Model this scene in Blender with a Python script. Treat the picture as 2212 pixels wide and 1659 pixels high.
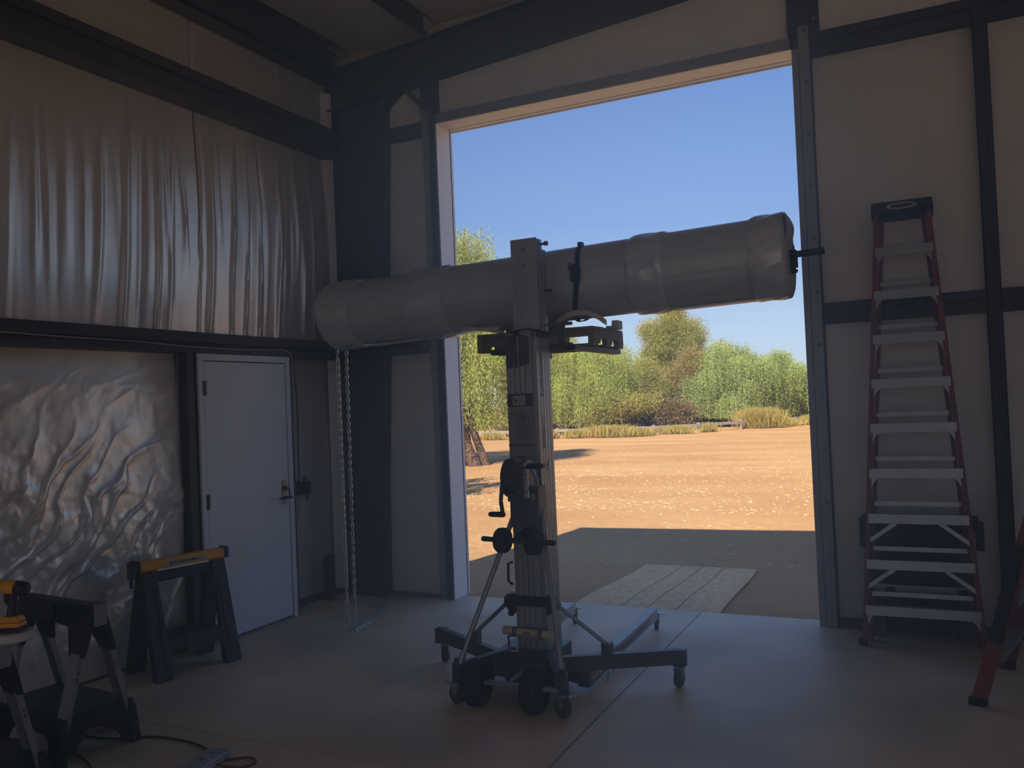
import bpy, bmesh, math, random
import numpy as np
from mathutils import Vector, Matrix, Euler
for o in list(bpy.data.objects): bpy.data.objects.remove(o)
S = bpy.context.scene
COL = S.collection
R = math.radians
# ------------------------------------------------------------ camera
cam_d = bpy.data.cameras.new('camera'); cam = bpy.data.objects.new('camera', cam_d); COL.objects.link(cam)
cam_d.sensor_width = 36.0; cam_d.sensor_fit = 'HORIZONTAL'; cam_d.lens = 1842.39/2212*36.0
cam_d.clip_start = 0.05; cam_d.clip_end = 600
def cam_rot(yaw, pitch, roll):
    f = Vector((-math.sin(yaw)*math.cos(pitch), math.cos(yaw)*math.cos(pitch), math.sin(pitch)))
    r = Vector((math.cos(yaw), math.sin(yaw), 0)); u = r.cross(f)
    r2 = math.cos(roll)*r - math.sin(roll)*u; u2 = math.sin(roll)*r + math.cos(roll)*u
    return Matrix((r2, u2, -f)).transposed().to_4x4()
cam.matrix_world = Matrix.Translation((4.831, -6.568, 1.717)) @ cam_rot(R(25.739), R(1.242), R(2.412))
S.camera = cam
S.view_settings.view_transform = 'Standard'; S.view_settings.look = 'None'
S.view_settings.gamma = 1.0; S.view_settings.use_curve_mapping = False
S.view_settings.exposure = 1.56
# ------------------------------------------------------------ sky and sun
W = bpy.data.worlds.new('sky'); S.world = W; W.use_nodes = True
nt = W.node_tree; nt.nodes.clear()
SUN_EL = R(48.0)
tc = nt.nodes.new('ShaderNodeTexCoord'); sx_ = nt.nodes.new('ShaderNodeSeparateXYZ'); rmp = nt.nodes.new('ShaderNodeValToRGB')
SKY = [(0.0,(0.66,0.78,0.90)),(0.07,(0.54,0.71,0.92)),(0.20,(0.27,0.45,0.82)),(0.37,(0.168,0.315,0.71)),(1.0,(0.105,0.22,0.56))]
el = rmp.color_ramp.elements
el[0].position = 0.0; el[0].color = (*SKY[0][1], 1); el[1].position = 1.0; el[1].color = (*SKY[-1][1], 1)
for p_, c_ in SKY[1:-1]:
    e_ = el.new(p_); e_.color = (*c_, 1)
bg = nt.nodes.new('ShaderNodeBackground'); bg.inputs[1].default_value = 0.60
ow = nt.nodes.new('ShaderNodeOutputWorld')
nt.links.new(tc.outputs['Generated'], sx_.inputs[0]); nt.links.new(sx_.outputs['Z'], rmp.inputs[0]); nt.links.new(rmp.outputs[0], bg.inputs[0]); nt.links.new(bg.outputs[0], ow.inputs[0])
sun_d = bpy.data.lights.new('sun', 'SUN'); sun_d.energy = 4.9; sun_d.angle = R(0.55); sun_d.color = (1.0, 0.93, 0.82)
sun = bpy.data.objects.new('sun', sun_d); COL.objects.link(sun)
sd = Vector((0.149*math.cos(SUN_EL), 0.989*math.cos(SUN_EL), -math.sin(SUN_EL)))
sun.rotation_euler = sd.to_track_quat('-Z', 'Y').to_euler(); sun.location = (-3, -25, 30)

# ------------------------------------------------------------ helpers
rng = np.random.default_rng(7); random.seed(7)
def lin(r, g, b):
    f = lambda c: c/12.92 if c <= 0.04045 else ((c+0.055)/1.055)**2.4
    return (f(r/255), f(g/255), f(b/255))
MATS = {}
def mat(name, rgb, rough=0.6, metal=0.0, var=0.12, scale=8.0, bump=0.0, bscale=60.0, spec=0.5, var_rgb=None, trans=0.0, stretch=None):
    m = bpy.data.materials.new(name); m.use_nodes = True; n = m.node_tree.nodes; l = m.node_tree.links
    p = n['Principled BSDF']; p.inputs['Roughness'].default_value = rough; p.inputs['Metallic'].default_value = metal
    p.inputs['Specular IOR Level'].default_value = spec
    c = lin(*rgb); c2 = lin(*var_rgb) if var_rgb else tuple(v*(1-var*2) for v in c)
    tc = n.new('ShaderNodeTexCoord'); nz = n.new('ShaderNodeTexNoise'); nz.inputs['Scale'].default_value = scale; nz.inputs['Detail'].default_value = 5
    src = tc.outputs['Object']
    if stretch:
        mp = n.new('ShaderNodeMapping'); mp.inputs['Scale'].default_value = stretch; l.new(src, mp.inputs[0]); src = mp.outputs[0]
    l.new(src, nz.inputs['Vector'])
    rp = n.new('ShaderNodeValToRGB'); rp.color_ramp.elements[0].position = 0.32; rp.color_ramp.elements[1].position = 0.68
    rp.color_ramp.elements[0].color = (*c2, 1); rp.color_ramp.elements[1].color = (*c, 1)
    l.new(nz.outputs[0], rp.inputs[0]); l.new(rp.outputs[0], p.inputs['Base Color'])
    if bump > 0:
        b = n.new('ShaderNodeBump'); b.inputs['Strength'].default_value = bump; b.inputs['Distance'].default_value = 0.01
        z2 = n.new('ShaderNodeTexNoise'); z2.inputs['Scale'].default_value = bscale; z2.inputs['Detail'].default_value = 6
        l.new(src, z2.inputs['Vector']); l.new(z2.outputs[0], b.inputs['Height']); l.new(b.outputs[0], p.inputs['Normal'])
    MATS[name] = m
    return m
class MB:
    def __init__(s): s.v = []; s.f = []
    def add(s, vs, fs):
        b = len(s.v); s.v += [tuple(map(float, v)) for v in vs]; s.f += [tuple(i+b for i in f) for f in fs]; return s
    def box(s, a, b):
        x0, y0, z0 = a; x1, y1, z1 = b
        return s.add([(x0,y0,z0),(x1,y0,z0),(x1,y1,z0),(x0,y1,z0),(x0,y0,z1),(x1,y0,z1),(x1,y1,z1),(x0,y1,z1)],
                     [(0,3,2,1),(4,5,6,7),(0,1,5,4),(1,2,6,5),(2,3,7,6),(3,0,4,7)])
    def hexa(s, p):   # 8 points: bottom 4, top 4
        return s.add(p, [(0,3,2,1),(4,5,6,7),(0,1,5,4),(1,2,6,5),(2,3,7,6),(3,0,4,7)])
    def bar(s, p, q, w, h, up=(0,0,1), w2=None, h2=None):   # rectangular bar from p to q
        p = Vector(p); q = Vector(q); d = (q-p).normalized(); u = Vector(up); sd_ = d.cross(u)
        if sd_.length < 1e-5: sd_ = d.cross(Vector((0,1,0)))
        sd_.normalize(); u = sd_.cross(d).normalized(); w2 = w if w2 is None else w2; h2 = h if h2 is None else h2
        P = []
        for c, ww, hh in ((p, w, h), (q, w2, h2)):
            P += [c - sd_*ww/2 - u*hh/2, c + sd_*ww/2 - u*hh/2, c + sd_*ww/2 + u*hh/2, c - sd_*ww/2 + u*hh/2]
        return s.add(P, [(0,1,2,3),(7,6,5,4),(0,4,5,1),(1,5,6,2),(2,6,7,3),(3,7,4,0)])
    def prism(s, poly, ax, a, b):   # polygon in the two other axes, extruded along ax
        n = len(poly); V = []
        for t in (a, b):
            for (u, v) in poly:
                V.append({0: (t,u,v), 1: (u,t,v), 2: (u,v,t)}[ax])
        F = [tuple(range(n-1,-1,-1)), tuple(range(n, 2*n))] + [(i, (i+1)%n, n+(i+1)%n, n+i) for i in range(n)]
        return s.add(V, F)
    def tube(s, pts, r, n=8, cap=True):
        pts = [Vector(p) for p in pts]; rs = r if isinstance(r, (list, tuple)) else [r]*len(pts)
        V = []; prev = None
        for i, p in enumerate(pts):
            t = (pts[min(i+1, len(pts)-1)] - pts[max(i-1, 0)])
            t = t.normalized() if t.length > 1e-9 else Vector((0,0,1))
            if prev is None:
                a = t.orthogonal().normalized()
            else:
                a = prev - t*prev.dot(t); a = a.normalized() if a.length > 1e-6 else t.orthogonal().normalized()
            prev = a; b = t.cross(a)
            for k in range(n):
                an = 2*math.pi*k/n; V.append(p + (a*math.cos(an) + b*math.sin(an))*rs[i])
        m = len(pts); F = []
        for i in range(m-1):
            for k in range(n):
                F.append((i*n+k, i*n+(k+1)%n, (i+1)*n+(k+1)%n, (i+1)*n+k))
        if cap: F += [tuple(range(n-1,-1,-1)), tuple(range((m-1)*n, m*n))]
        return s.add(V, F)
    def cyl(s, p, q, r, n=16, r2=None): return s.tube([p, q], [r, r if r2 is None else r2], n)
    def lathe(s, prof, o, ax, n=24):   # prof: (radius, along) ; axis ax through o
        ax = Vector(ax).normalized(); a = ax.orthogonal().normalized(); b = ax.cross(a); o = Vector(o); V = []
        for (r, t) in prof:
            for k in range(n):
                an = 2*math.pi*k/n; V.append(o + ax*t + (a*math.cos(an) + b*math.sin(an))*max(r, 1e-4))
        m = len(prof); F = [(i*n+k, i*n+(k+1)%n, (i+1)*n+(k+1)%n, (i+1)*n+k) for i in range(m-1) for k in range(n)]
        F += [tuple(range(n-1,-1,-1)), tuple(range((m-1)*n, m*n))]
        return s.add(V, F)
    def grid(s, fn, nu, nv):
        V = [fn(i/nu, j/nv) for j in range(nv+1) for i in range(nu+1)]; w = nu+1
        return s.add(V, [(j*w+i, j*w+i+1, (j+1)*w+i+1, (j+1)*w+i) for j in range(nv) for i in range(nu)])
    def xf(s, M):
        s.v = [tuple(M @ Vector(v)) for v in s.v]; return s
WL = {}
def wloc(o): return WL.get(o.name, Vector((0,0,0))) if o else Vector((0,0,0))
def obj(name, mb, m, parent=None, smooth=False, bevel=0.0, origin=None, **props):
    V = np.array(mb.v, dtype=np.float64); lo = V.min(0); hi = V.max(0)
    c = Vector(origin) if origin is not None else Vector(((lo[0]+hi[0])/2, (lo[1]+hi[1])/2, lo[2]))
    me = bpy.data.meshes.new(name); me.from_pydata((V - np.array(c)).tolist(), [], mb.f); me.update()
    bm_ = bmesh.new(); bm_.from_mesh(me); bmesh.ops.recalc_face_normals(bm_, faces=bm_.faces[:]); bm_.to_mesh(me); bm_.free()
    for x in (m if isinstance(m, (list, tuple)) else [m]): me.materials.append(x)
    if smooth:
        me.polygons.foreach_set('use_smooth', [True]*len(me.polygons)); me.set_sharp_from_angle(angle=R(38))
    o = bpy.data.objects.new(name, me); COL.objects.link(o)
    if parent: o.parent = parent
    o.location = c - wloc(parent); WL[o.name] = c
    if bevel > 0:
        b = o.modifiers.new('bevel', 'BEVEL'); b.width = bevel; b.segments = 1; b.limit_method = 'ANGLE'; b.angle_limit = R(40)
    for k, v in props.items(): o[k] = v
    return o
def thing(name, label, cat, loc=(0,0,0), group=None):
    o = bpy.data.objects.new(name, None); COL.objects.link(o); o.empty_display_size = 0.1
    o.location = loc; WL[o.name] = Vector(loc); o['label'] = label; o['category'] = cat
    if group: o['group'] = group
    return o
def tag(o, label, cat, group=None):
    o['label'] = label; o['category'] = cat
    if group: o['group'] = group
    return o
def struct(name, label=None):
    o = bpy.data.objects.new(name, None); COL.objects.link(o); o['kind'] = 'structure'; WL[o.name] = Vector((0,0,0)); o.empty_display_size = 0.1
    return o
def share(src, name, parent, loc, rot=None):
    c = src.copy(); COL.objects.link(c); c.name = name; c.parent = parent; c.location = Vector(loc) - wloc(parent)
    if rot is not None: c.rotation_euler = rot
    return c
def text_mesh(body, size, M, name, m, parent, depth=0.0006, space=1.0, align='CENTER', sx=1.0, bold=False):
    cu = bpy.data.curves.new('t', 'FONT'); cu.body = body; cu.size = size; cu.align_x = align; cu.align_y = 'CENTER'; cu.extrude = depth; cu.space_character = space
    cu.resolution_u = 3
    if bold: cu.offset = size*0.025
    t = bpy.data.objects.new('t', cu); COL.objects.link(t); bpy.context.view_layer.update()
    me = bpy.data.meshes.new_from_object(t.evaluated_get(bpy.context.evaluated_depsgraph_get()))
    bpy.data.objects.remove(t); bpy.data.curves.remove(cu)
    me.transform(Matrix.Diagonal((sx,1,1,1))); me.materials.clear(); me.materials.append(m); me.name = name
    o = bpy.data.objects.new(name, me); COL.objects.link(o)
    if parent: o.parent = parent
    M = Matrix.Translation(-wloc(parent)) @ M
    o.matrix_basis = M
    return o
def axes(o, x, y, z):   # matrix from origin and three axes
    return Matrix(((x[0],y[0],z[0],o[0]),(x[1],y[1],z[1],o[1]),(x[2],y[2],z[2],o[2]),(0,0,0,1)))
# numpy value noise
_perm = rng.random((256, 256))
def vnoise(x, y):
    x = np.asarray(x, float); y = np.asarray(y, float)
    xi = np.floor(x).astype(int); yi = np.floor(y).astype(int); fx = x-xi; fy = y-yi
    fx = fx*fx*(3-2*fx); fy = fy*fy*(3-2*fy)
    g = lambda a, b: _perm[a % 256, b % 256]
    return (g(xi,yi)*(1-fx)+g(xi+1,yi)*fx)*(1-fy) + (g(xi,yi+1)*(1-fx)+g(xi+1,yi+1)*fx)*fy
def fbm(x, y, o=4):
    s = 0; a = 0.5
    for k in range(o): s = s + a*vnoise(x*2**k+17*k, y*2**k+5*k); a *= 0.5
    return s

# ------------------------------------------------------------ materials
M_steel = mat('dark_brown_primer', (60,50,46), 0.55, 0, 0.15, 3, 0.05, 40)
M_insul = mat('white_vinyl_facing', (228,220,210), 0.28, 0.45, 0.03, 1.5, 0.12, 220, spec=0.8)
M_insul_b = mat('white_vinyl_facing_back_wall', (224,218,210), 0.45, 0.05, 0.04, 1.5, 0.12, 220)
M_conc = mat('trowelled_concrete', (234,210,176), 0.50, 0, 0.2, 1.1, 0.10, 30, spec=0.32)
M_bed = mat('dark_joint_gravel', (52,48,44), 0.9, 0, 0.2, 20)
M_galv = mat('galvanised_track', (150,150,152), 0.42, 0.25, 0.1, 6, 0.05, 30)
M_white = mat('white_trim_metal', (240,238,236), 0.45, 0, 0.03, 4)
M_siding = mat('tan_metal_siding', (186,172,150), 0.5, 0, 0.04, 2)
M_doorp = mat('pale_grey_door_paint', (212,214,218), 0.42, 0, 0.02, 3)
M_black = mat('black_plastic', (30,30,33), 0.55, 0, 0.1, 10, 0.08, 120)
M_blackm = mat('dark_grey_plastic', (50,51,56), 0.6, 0, 0.1, 10, 0.08, 120)
M_alu = mat('brushed_aluminium', (168,168,168), 0.38, 0.65, 0.08, 3, 0.06, 80, stretch=(8,8,0.6))
M_mast = mat('anodised_mast_aluminium', (160,160,160), 0.42, 0.45, 0.07, 3, 0.05, 60, stretch=(8,8,0.5))
M_darksteel = mat('dark_grey_lift_paint', (74,74,76), 0.45, 0.2, 0.12, 6, 0.04, 50)
M_steelz = mat('zinc_plated_steel', (170,170,172), 0.35, 0.7, 0.1, 8)
M_rubber = mat('black_rubber', (36,34,33), 0.75, 0, 0.12, 14, 0.1, 90)
M_greyrub = mat('grey_caster_rubber', (70,66,62), 0.7, 0, 0.12, 14)
M_red = mat('red_fibreglass', (132,58,50), 0.5, 0, 0.08, 6)
M_yellow = mat('yellow_painted_metal', (226,164,40), 0.5, 0, 0.05, 6)
M_yellowp = mat('yellow_plastic', (220,150,30), 0.5, 0, 0.05, 6)
M_blue = mat('blue_plastic', (46,62,96), 0.5)
M_redp = mat('red_plastic', (150,46,42), 0.5)
M_cream = mat('cream_plastic', (206,190,158), 0.5, 0, 0.05, 8)
M_film = mat('stretch_wrap_over_curtain', (196,200,206), 0.22, 0.1, 0.06, 4, 0.25, 26, spec=0.8, stretch=(1,3,3))
M_curtain = mat('light_grey_curtain_steel', (188,192,196), 0.40, 0.15, 0.04, 2, 0.05, 20, stretch=(0.4,6,6))
M_pallet = mat('weathered_pallet_wood', (150,128,104), 0.8, 0, 0.2, 6, 0.3, 40, stretch=(1,8,8))
M_card = mat('pale_foam_board', (205,192,176), 0.75, 0, 0.06, 8)
M_label = mat('cream_label', (176,170,158), 0.5, 0, 0.05, 30)
M_ink = mat('black_ink', (22,22,24), 0.6)
M_navy = mat('navy_ink', (34,40,92), 0.5)
M_cord = mat('brown_cord', (110,58,46), 0.6)
M_darkcord = mat('dark_cord', (44,34,32), 0.6)
M_strip = mat('pale_strip_metal', (168,174,184), 0.45, 0.1)
M_chain = mat('bright_chain_steel', (200,200,200), 0.3, 0.85, 0.08, 20)
M_brass = mat('satin_brass_plate', (190,160,120), 0.4, 0.6)
M_board = mat('pale_board', (190,184,176), 0.6, 0, 0.05, 5)
M_bark = mat('brown_bark', (120,92,70), 0.9, 0, 0.25, 4, 0.6, 12, stretch=(4,4,0.6))
M_deadw = mat('grey_dead_twigs', (150,134,118), 0.9, 0, 0.15, 5)
M_fence = mat('weathered_white_rail', (164,152,138), 0.8, 0, 0.12, 3)
M_bolt = mat('dark_bolt_head', (86,84,84), 0.5, 0.4)
M_ext = mat('white_board_paint', (232,228,222), 0.6, 0, 0.04)

# ------------------------------------------------------------ the building shell
XR, YB = 12.5, -12.6          # far right wall, far back wall of the shed
floor = struct('floor')
obj('floor_bed', MB().box((-0.5,YB,-0.17), (XR,0.165,-0.012)), M_bed, floor)
xs = [-0.48, 3.165, 7.6, XR]; ys = [YB, -9.3, -3.12, 0.165]
for i in range(3):
    for j in range(3):
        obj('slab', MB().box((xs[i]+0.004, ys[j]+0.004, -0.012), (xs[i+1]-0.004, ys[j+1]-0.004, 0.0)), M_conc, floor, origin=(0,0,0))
def roofz(x): return 5.16 + 0.0833*(x if x < 6.2 else 12.4-x)

# ---- left wall
wl = struct('wall_left')
obj('siding', MB().box((-0.52,YB-0.3,-0.17), (-0.47,0.27,5.3)), M_siding, wl)
def fold_field(y0, y1, z0, z1, n, seed, lo=0.2):
    r = np.random.default_rng(seed); F = []
    for k in range(n):
        F.append((r.uniform(y0,y1), r.uniform(-0.06,0.06), r.uniform(0.003,0.011)*(1 if r.random() < .75 else -1), r.uniform(0.012,0.045), r.uniform(z0, z0+(z1-z0)*0.5), r.uniform(z0+(z1-z0)*0.45, z1)))
    return F
def fold_eval(F, Y, Z, zm):
    h = np.zeros_like(Y)
    for (yc, sl, a, w, za, zb) in F:
        d = (Y - yc - sl*(Z-zm) - 0.03*(vnoise(Z*1.7+yc*9, yc*3+Z*0)-0.5))/w
        e = 1/(1+np.exp(-(Z-za)/0.12)) * 1/(1+np.exp((Z-zb)/0.18))
        h += a*np.exp(-d*d)*e
    return h
def sheet_left(y0, y1, z0, z1, fn, name='insulation_sheet', m=None, res=0.013, rz=0.03):
    nu = max(4, int((y1-y0)/res)); nv = max(3, int((z1-z0)/rz))
    Y, Z = np.meshgrid(np.linspace(y0,y1,nu+1), np.linspace(z0,z1,nv+1))
    X = fn(Y, Z)
    mb = MB(); mb.v = np.stack([X.ravel(), Y.ravel(), Z.ravel()], 1).tolist(); w = nu+1
    mb.f = [(j*w+i, j*w+i+1, (j+1)*w+i+1, (j+1)*w+i) for j in range(nv) for i in range(nu)]
    return obj(name, mb, m or M_insul, wl, smooth=True, origin=(0,0,0))
seams = [0.0, -1.665, -3.5, -5.3, -7.1]
def mid_fn(F, z0, z1, base=-0.20, bil=0.05, edges=()):
    def fn(Y, Z):
        gr = sum(-0.022*np.exp(-((Y-y_-0.012*np.sin(Z*2.1))/0.009)**2) for y_ in edges)+0*Y
        e = np.sin(np.clip((Z-z0)/(z1-z0),0,1)*math.pi)
        return gr + base + bil*e*(0.7+0.6*(fbm(Y*0.9+3, Z*0.8)-0.5)) + fold_eval(F, Y, Z, (z0+z1)/2) + 0.006*(fbm(Y*9, Z*1.2)-0.5)
    return fn
for bi, (z0, z1, nf, bil) in enumerate(((2.30,4.20,22,0.06), (4.28,4.95,8,0.03))):
    for si in range(4):
        y1, y0 = seams[si]-0.002, seams[si+1]+0.002
        F = fold_field(y0, y1, z0, z1, nf, 100*bi+si)
        if si == 1 and bi == 0:
            F += [(-2.35,0.03,0.022,0.03,2.3,4.0), (-2.20,0.05,-0.02,0.035,2.4,3.9), (-2.05,0.04,0.02,0.02,2.3,3.6), (-2.55,0.05,0.018,0.03,2.5,3.7)]
        if si == 0 and bi == 0:
            F += [(-1.30,0.05,0.02,0.02,2.3,3.6), (-1.15,0.04,0.018,0.018,2.3,3.5), (-0.75,0.05,0.02,0.025,2.3,3.4), (-1.0,0.03,0.02,0.02,2.3,3.3), (-1.55,0.02,0.03,0.03,2.3,4.1)]
        sheet_left(y0, y1, z0, z1, mid_fn(F, z0, z1, -0.20+0.004*(si%2), bil, (y0+0.004, y1-0.004)), res=0.012 if si < 2 else 0.02, rz=0.04)
# lower crumpled sheets
def lower_fn(Y, Z):
    b = -0.17 + 0.10*np.exp(-((Y+2.05)/0.30)**2)*0 
    e = np.clip(Z/0.25, 0, 1)*np.clip((2.2-Z)/0.25, 0, 1)
    wx = fbm(Y*0.8+9, Z*0.8+2)*1.6; t = (Y*0.75 - Z*0.85) + wx
    r1 = 1-np.abs(np.sin(t*5.2 + 2.2*fbm(Y*1.7, Z*1.7)))
    r2 = 1-np.abs(np.sin(t*13 + 3*fbm(Y*3+4, Z*3)))
    r3 = fbm(Y*5, Z*5)
    env = 0.12 + 1.1*np.clip((1.72-Z)/0.7, 0, 1)
    cor = np.clip((Y+2.35)/0.33, 0, 1)
    r4 = 1-np.abs(np.sin(t*27 + 5*fbm(Y*5+1, Z*4)))
    pat = np.clip(fbm(Y*1.4+30, Z*1.4+11)*2.4-0.55, 0, 1)
    cr = fbm(Y*11+7, Z*11, 3)
    return b + e*(env*(0.020*r1**5 + 0.013*(0.35+pat)*r2**3) + env*0.016*cr*(0.3+pat) + 0.025*r3*0.6 + 0.03*np.sin(np.clip(Z/2.2,0,1)*3.14)) + 0.05*cor**2
sheet_left(-2.0, -1.985+0.0, 0.05, 2.2, lambda Y, Z: -0.1+0*Y, res=0.01, rz=0.3)
sheet_left(-3.5, -2.0, 0.02, 2.2, lower_fn, res=0.009, rz=0.010)
sheet_left(-5.3, -3.502, 0.02, 2.2, lower_fn, res=0.02, rz=0.025)
sheet_left(-7.1, -5.302, 0.02, 2.2, lower_fn, res=0.03, rz=0.03)
Fr = fold_field(-0.9, 0.0, 0.1, 2.1, 9, 77)
sheet_left(-0.92, 0.03, 0.05, 2.22, mid_fn(Fr, 0.05, 2.22, -0.24, 0.03), res=0.012, rz=0.04)
# corner flaps of the facing beside the column
for (z0, z1) in ((0.05,2.22), (2.30,4.2), (4.28,4.72)):
    mb = MB().grid(lambda u, v: (-0.205+0.085*u**0.6, -0.10+0.09*u, z0+(z1-z0)*v), 5, 4)
    obj('insulation_flap', mb, M_insul_b, wl, smooth=True)
# the rest of the left wall behind the camera
obj('insulation_sheet', MB().box((-0.25,YB,0.0), (-0.20,-7.1,5.1)), M_insul, wl)
obj('base_angle', MB().box((-0.30,-0.92,0.0), (-0.19,0.02,0.05)).box((-0.30,YB,0.0),(-0.19,-2.0,0.05)), M_steel, wl)
# girts (zee / channel sections)
def girt_y(z0, z1, y0, y1, x_in=0.0, x_out=-0.2):
    mb = MB()
    mb.box((x_out, y0, z0), (x_in-0.012, y1, z0+0.008))                # bottom flange
    mb.box((x_out, y0, z1-0.008), (x_in-0.012, y1, z1))                # top flange
    mb.box((x_in-0.062, y0, z0+0.008), (x_in-0.056, y1, z1-0.008))      # recessed web
    mb.box((x_in-0.012, y0, z0), (x_in, y1, z0+0.048)); mb.box((x_in-0.012, y0, z1-0.075), (x_in, y1, z1))  # lips
    return mb
obj('girt', girt_y(2.183, 2.338, YB+0.02, -0.03), M_steel, wl)
obj('girt', girt_y(4.086, 4.320, YB+0.02, -0.03), M_steel, wl)
for z in (2.22, 4.12):
    for y in (-0.35, -1.3, -2.3, -3.4):
        obj('girt_bolt', MB().cyl((0.0,y,z-0.015),(0.008,y,z-0.015),0.009,8), M_galv, wl)
obj('eave_strut', MB().box((-0.2,YB,4.80), (0.0,-0.05,4.83)).box((-0.2,YB,5.03),(0.0,-0.05,5.06)).box((-0.05,YB,4.83),(-0.03,-0.05,5.03)).box((-0.012,YB,4.80),(0.0,-0.05,4.86)), M_steel, wl)
# ---- man door in the left wall
d1 = struct('door_1')
obj('door_buck', MB().box((-0.24,-1.985,0.0),(-0.012,-1.915,2.19)).box((-0.24,-0.885,0.0),(-0.012,-0.80+(-0.04),2.19)).box((-0.24,-1.985,2.19),(-0.012,-0.84,2.183+0.02)), M_steel, d1)
fr = MB()
fr.box((-0.012,-1.897,0.0),(0.012,-1.845,2.18)).box((-0.012,-0.938,0.0),(0.012,-0.886,2.18)).box((-0.012,-1.845,2.128),(0.012,-0.938,2.18))
obj('door_frame', fr, M_doorp, d1, bevel=0.003)
obj('door_panel', MB().box((-0.035,-1.838,0.022),(0.004,-0.945,2.121)), M_doorp, d1, bevel=0.002)
obj('door_rebate', MB().box((-0.05,-1.845,0.0),(-0.036,-0.938,2.128)), M_ink, d1)
obj('threshold', MB().box((-0.10,-1.845,0.0),(0.03,-0.938,0.014)), M_galv, d1, bevel=0.003)
for z in (0.22, 1.07, 1.92):
    obj('hinge', MB().box((0.004,-1.862,z-0.055),(0.016,-1.828,z+0.055)).cyl((0.016,-1.842,z-0.055),(0.016,-1.842,z+0.055),0.009,10), M_bolt, d1)
lk = obj('lock_plate', MB().box((0.004,-1.028,0.955),(0.014,-0.982,1.155)), M_brass, d1, bevel=0.003)
obj('lever', MB().cyl((0.014,-1.005,1.01),(0.055,-1.005,1.01),0.012,10).tube([(0.055,-0.965,1.01),(0.055,-1.005,1.01),(0.055,-1.115,1.008)],[0.011,0.012,0.008],8), M_blue, lk, smooth=True)
obj('deadbolt', MB().cyl((0.014,-1.005,1.085),(0.032,-1.005,1.085),0.02,12), M_ink, lk)
for z in (0.972, 1.138): obj('screw', MB().cyl((0.014,-1.005,z),(0.017,-1.005,z),0.007,8), M_bolt, lk)
obj('strike_plate', MB().box((0.0,-0.944,0.99),(0.014,-0.936,1.08)), M_bolt, d1)

# ---- back wall with the big doorway
wb = struct('wall_back')
X1, X2, HO, DE = 1.018, 4.067, 4.233, 0.276
def rz2(x): return 5.30+0.0833*(x+0.5 if x < 6.2 else 12.9-x)
YS = 0.235
sid = MB()
sid.prism([(-0.52,-0.17),(X1-0.03,-0.17),(X1-0.03,rz2(X1)),(-0.52,rz2(-0.52))], 1, YS, YS+0.04)
sid.prism([(X2+0.03,-0.17),(XR,-0.17),(XR,rz2(XR)),(6.2,rz2(6.2)),(X2+0.03,rz2(X2))], 1, YS, YS+0.04)
sid.prism([(X1-0.03,HO+0.03),(X2+0.03,HO+0.03),(X2+0.03,rz2(X2)),(X1-0.03,rz2(X1))], 1, YS, YS+0.04)
obj('siding', sid, M_siding, wb)
def sheet_back(x0, x1, z0, z1, seed, y=0.085, bil=0.02, n=6, top=None):
    nu = max(6, int((x1-x0)/0.02)); nv = max(4, int((z1-z0)/0.035)); F = fold_field(x0, x1, z0, z1, n, seed)
    X, T = np.meshgrid(np.linspace(x0,x1,nu+1), np.linspace(0,1,nv+1))
    zt = z1 + 0*X if top is None else top(X)
    Z = z0 + (zt-z0)*T
    Y = y - bil*np.sin(T*math.pi)*(0.6+0.8*fbm(X*1.2, Z*0.9)) - fold_eval(F, X, Z, (z0+z1)/2)*0.8 - 0.03*(fbm(X*2.2+seed, Z*1.8)-0.5)
    mb = MB(); mb.v = np.stack([X.ravel(), Y.ravel(), Z.ravel()], 1).tolist(); w = nu+1
    mb.f = [(j*w+i, j*w+i+1, (j+1)*w+i+1, (j+1)*w+i) for j in range(nv) for i in range(nu)]
    return obj('insulation_sheet', mb, M_insul_b, wb, smooth=True, origin=(0,0,0))
for k, (z0, z1) in enumerate(((0.02,2.2), (2.32,4.18))):
    sheet_back(0.2, 1.0, z0, z1, 300+k)
    sheet_back(4.10, 5.27, z0, z1, 310+k, n=9); sheet_back(5.31, 7.2, z0, z1, 320+k, n=12); sheet_back(7.22, 9.0, z0, z1, 330+k)
sheet_back(0.2, 1.0, 4.27, 4.75, 341)
sheet_back(0.98, 4.12, 4.30, 4.75, 342, y=0.06, top=lambda X: 4.72+0.075*(X-1))
sheet_back(4.2, 5.27, 4.30, 4.95, 343, top=lambda X: 4.95+0.08*(X-4.2)); sheet_back(5.31, 9.0, 4.3, 5.1, 344, top=lambda X: 5.06+0.07*np.minimum(X-5.3, 1.5))
obj('insulation_sheet', MB().box((9.0,0.07,0.0),(XR,0.12,5.2)), M_insul_b, wb)
def girt_x(z0, z1, x0, x1):
    mb = MB(); mb.box((x0,-0.012,z0),(x1,0.0,z0+0.045)).box((x0,-0.012,z1-0.06),(x1,0.0,z1)).box((x0,0.0,z0),(x1,0.15,z0+0.008)).box((x0,0.0,z1-0.008),(x1,0.15,z1)).box((x0,0.03,z0+0.008),(x1,0.036,z1-0.008))
    return mb
obj('girt', girt_x(2.196,2.342,0.30,0.885), M_steel, wb); obj('girt', girt_x(4.16,4.275,0.42,0.885), M_steel, wb)
for (a, b) in ((4.19,5.24), (5.33,9.3), (9.4,XR)):
    obj('girt', girt_x(2.192,2.344,a,b), M_steel, wb); obj('girt', girt_x(4.166,4.325,a,b), M_steel, wb)
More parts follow.
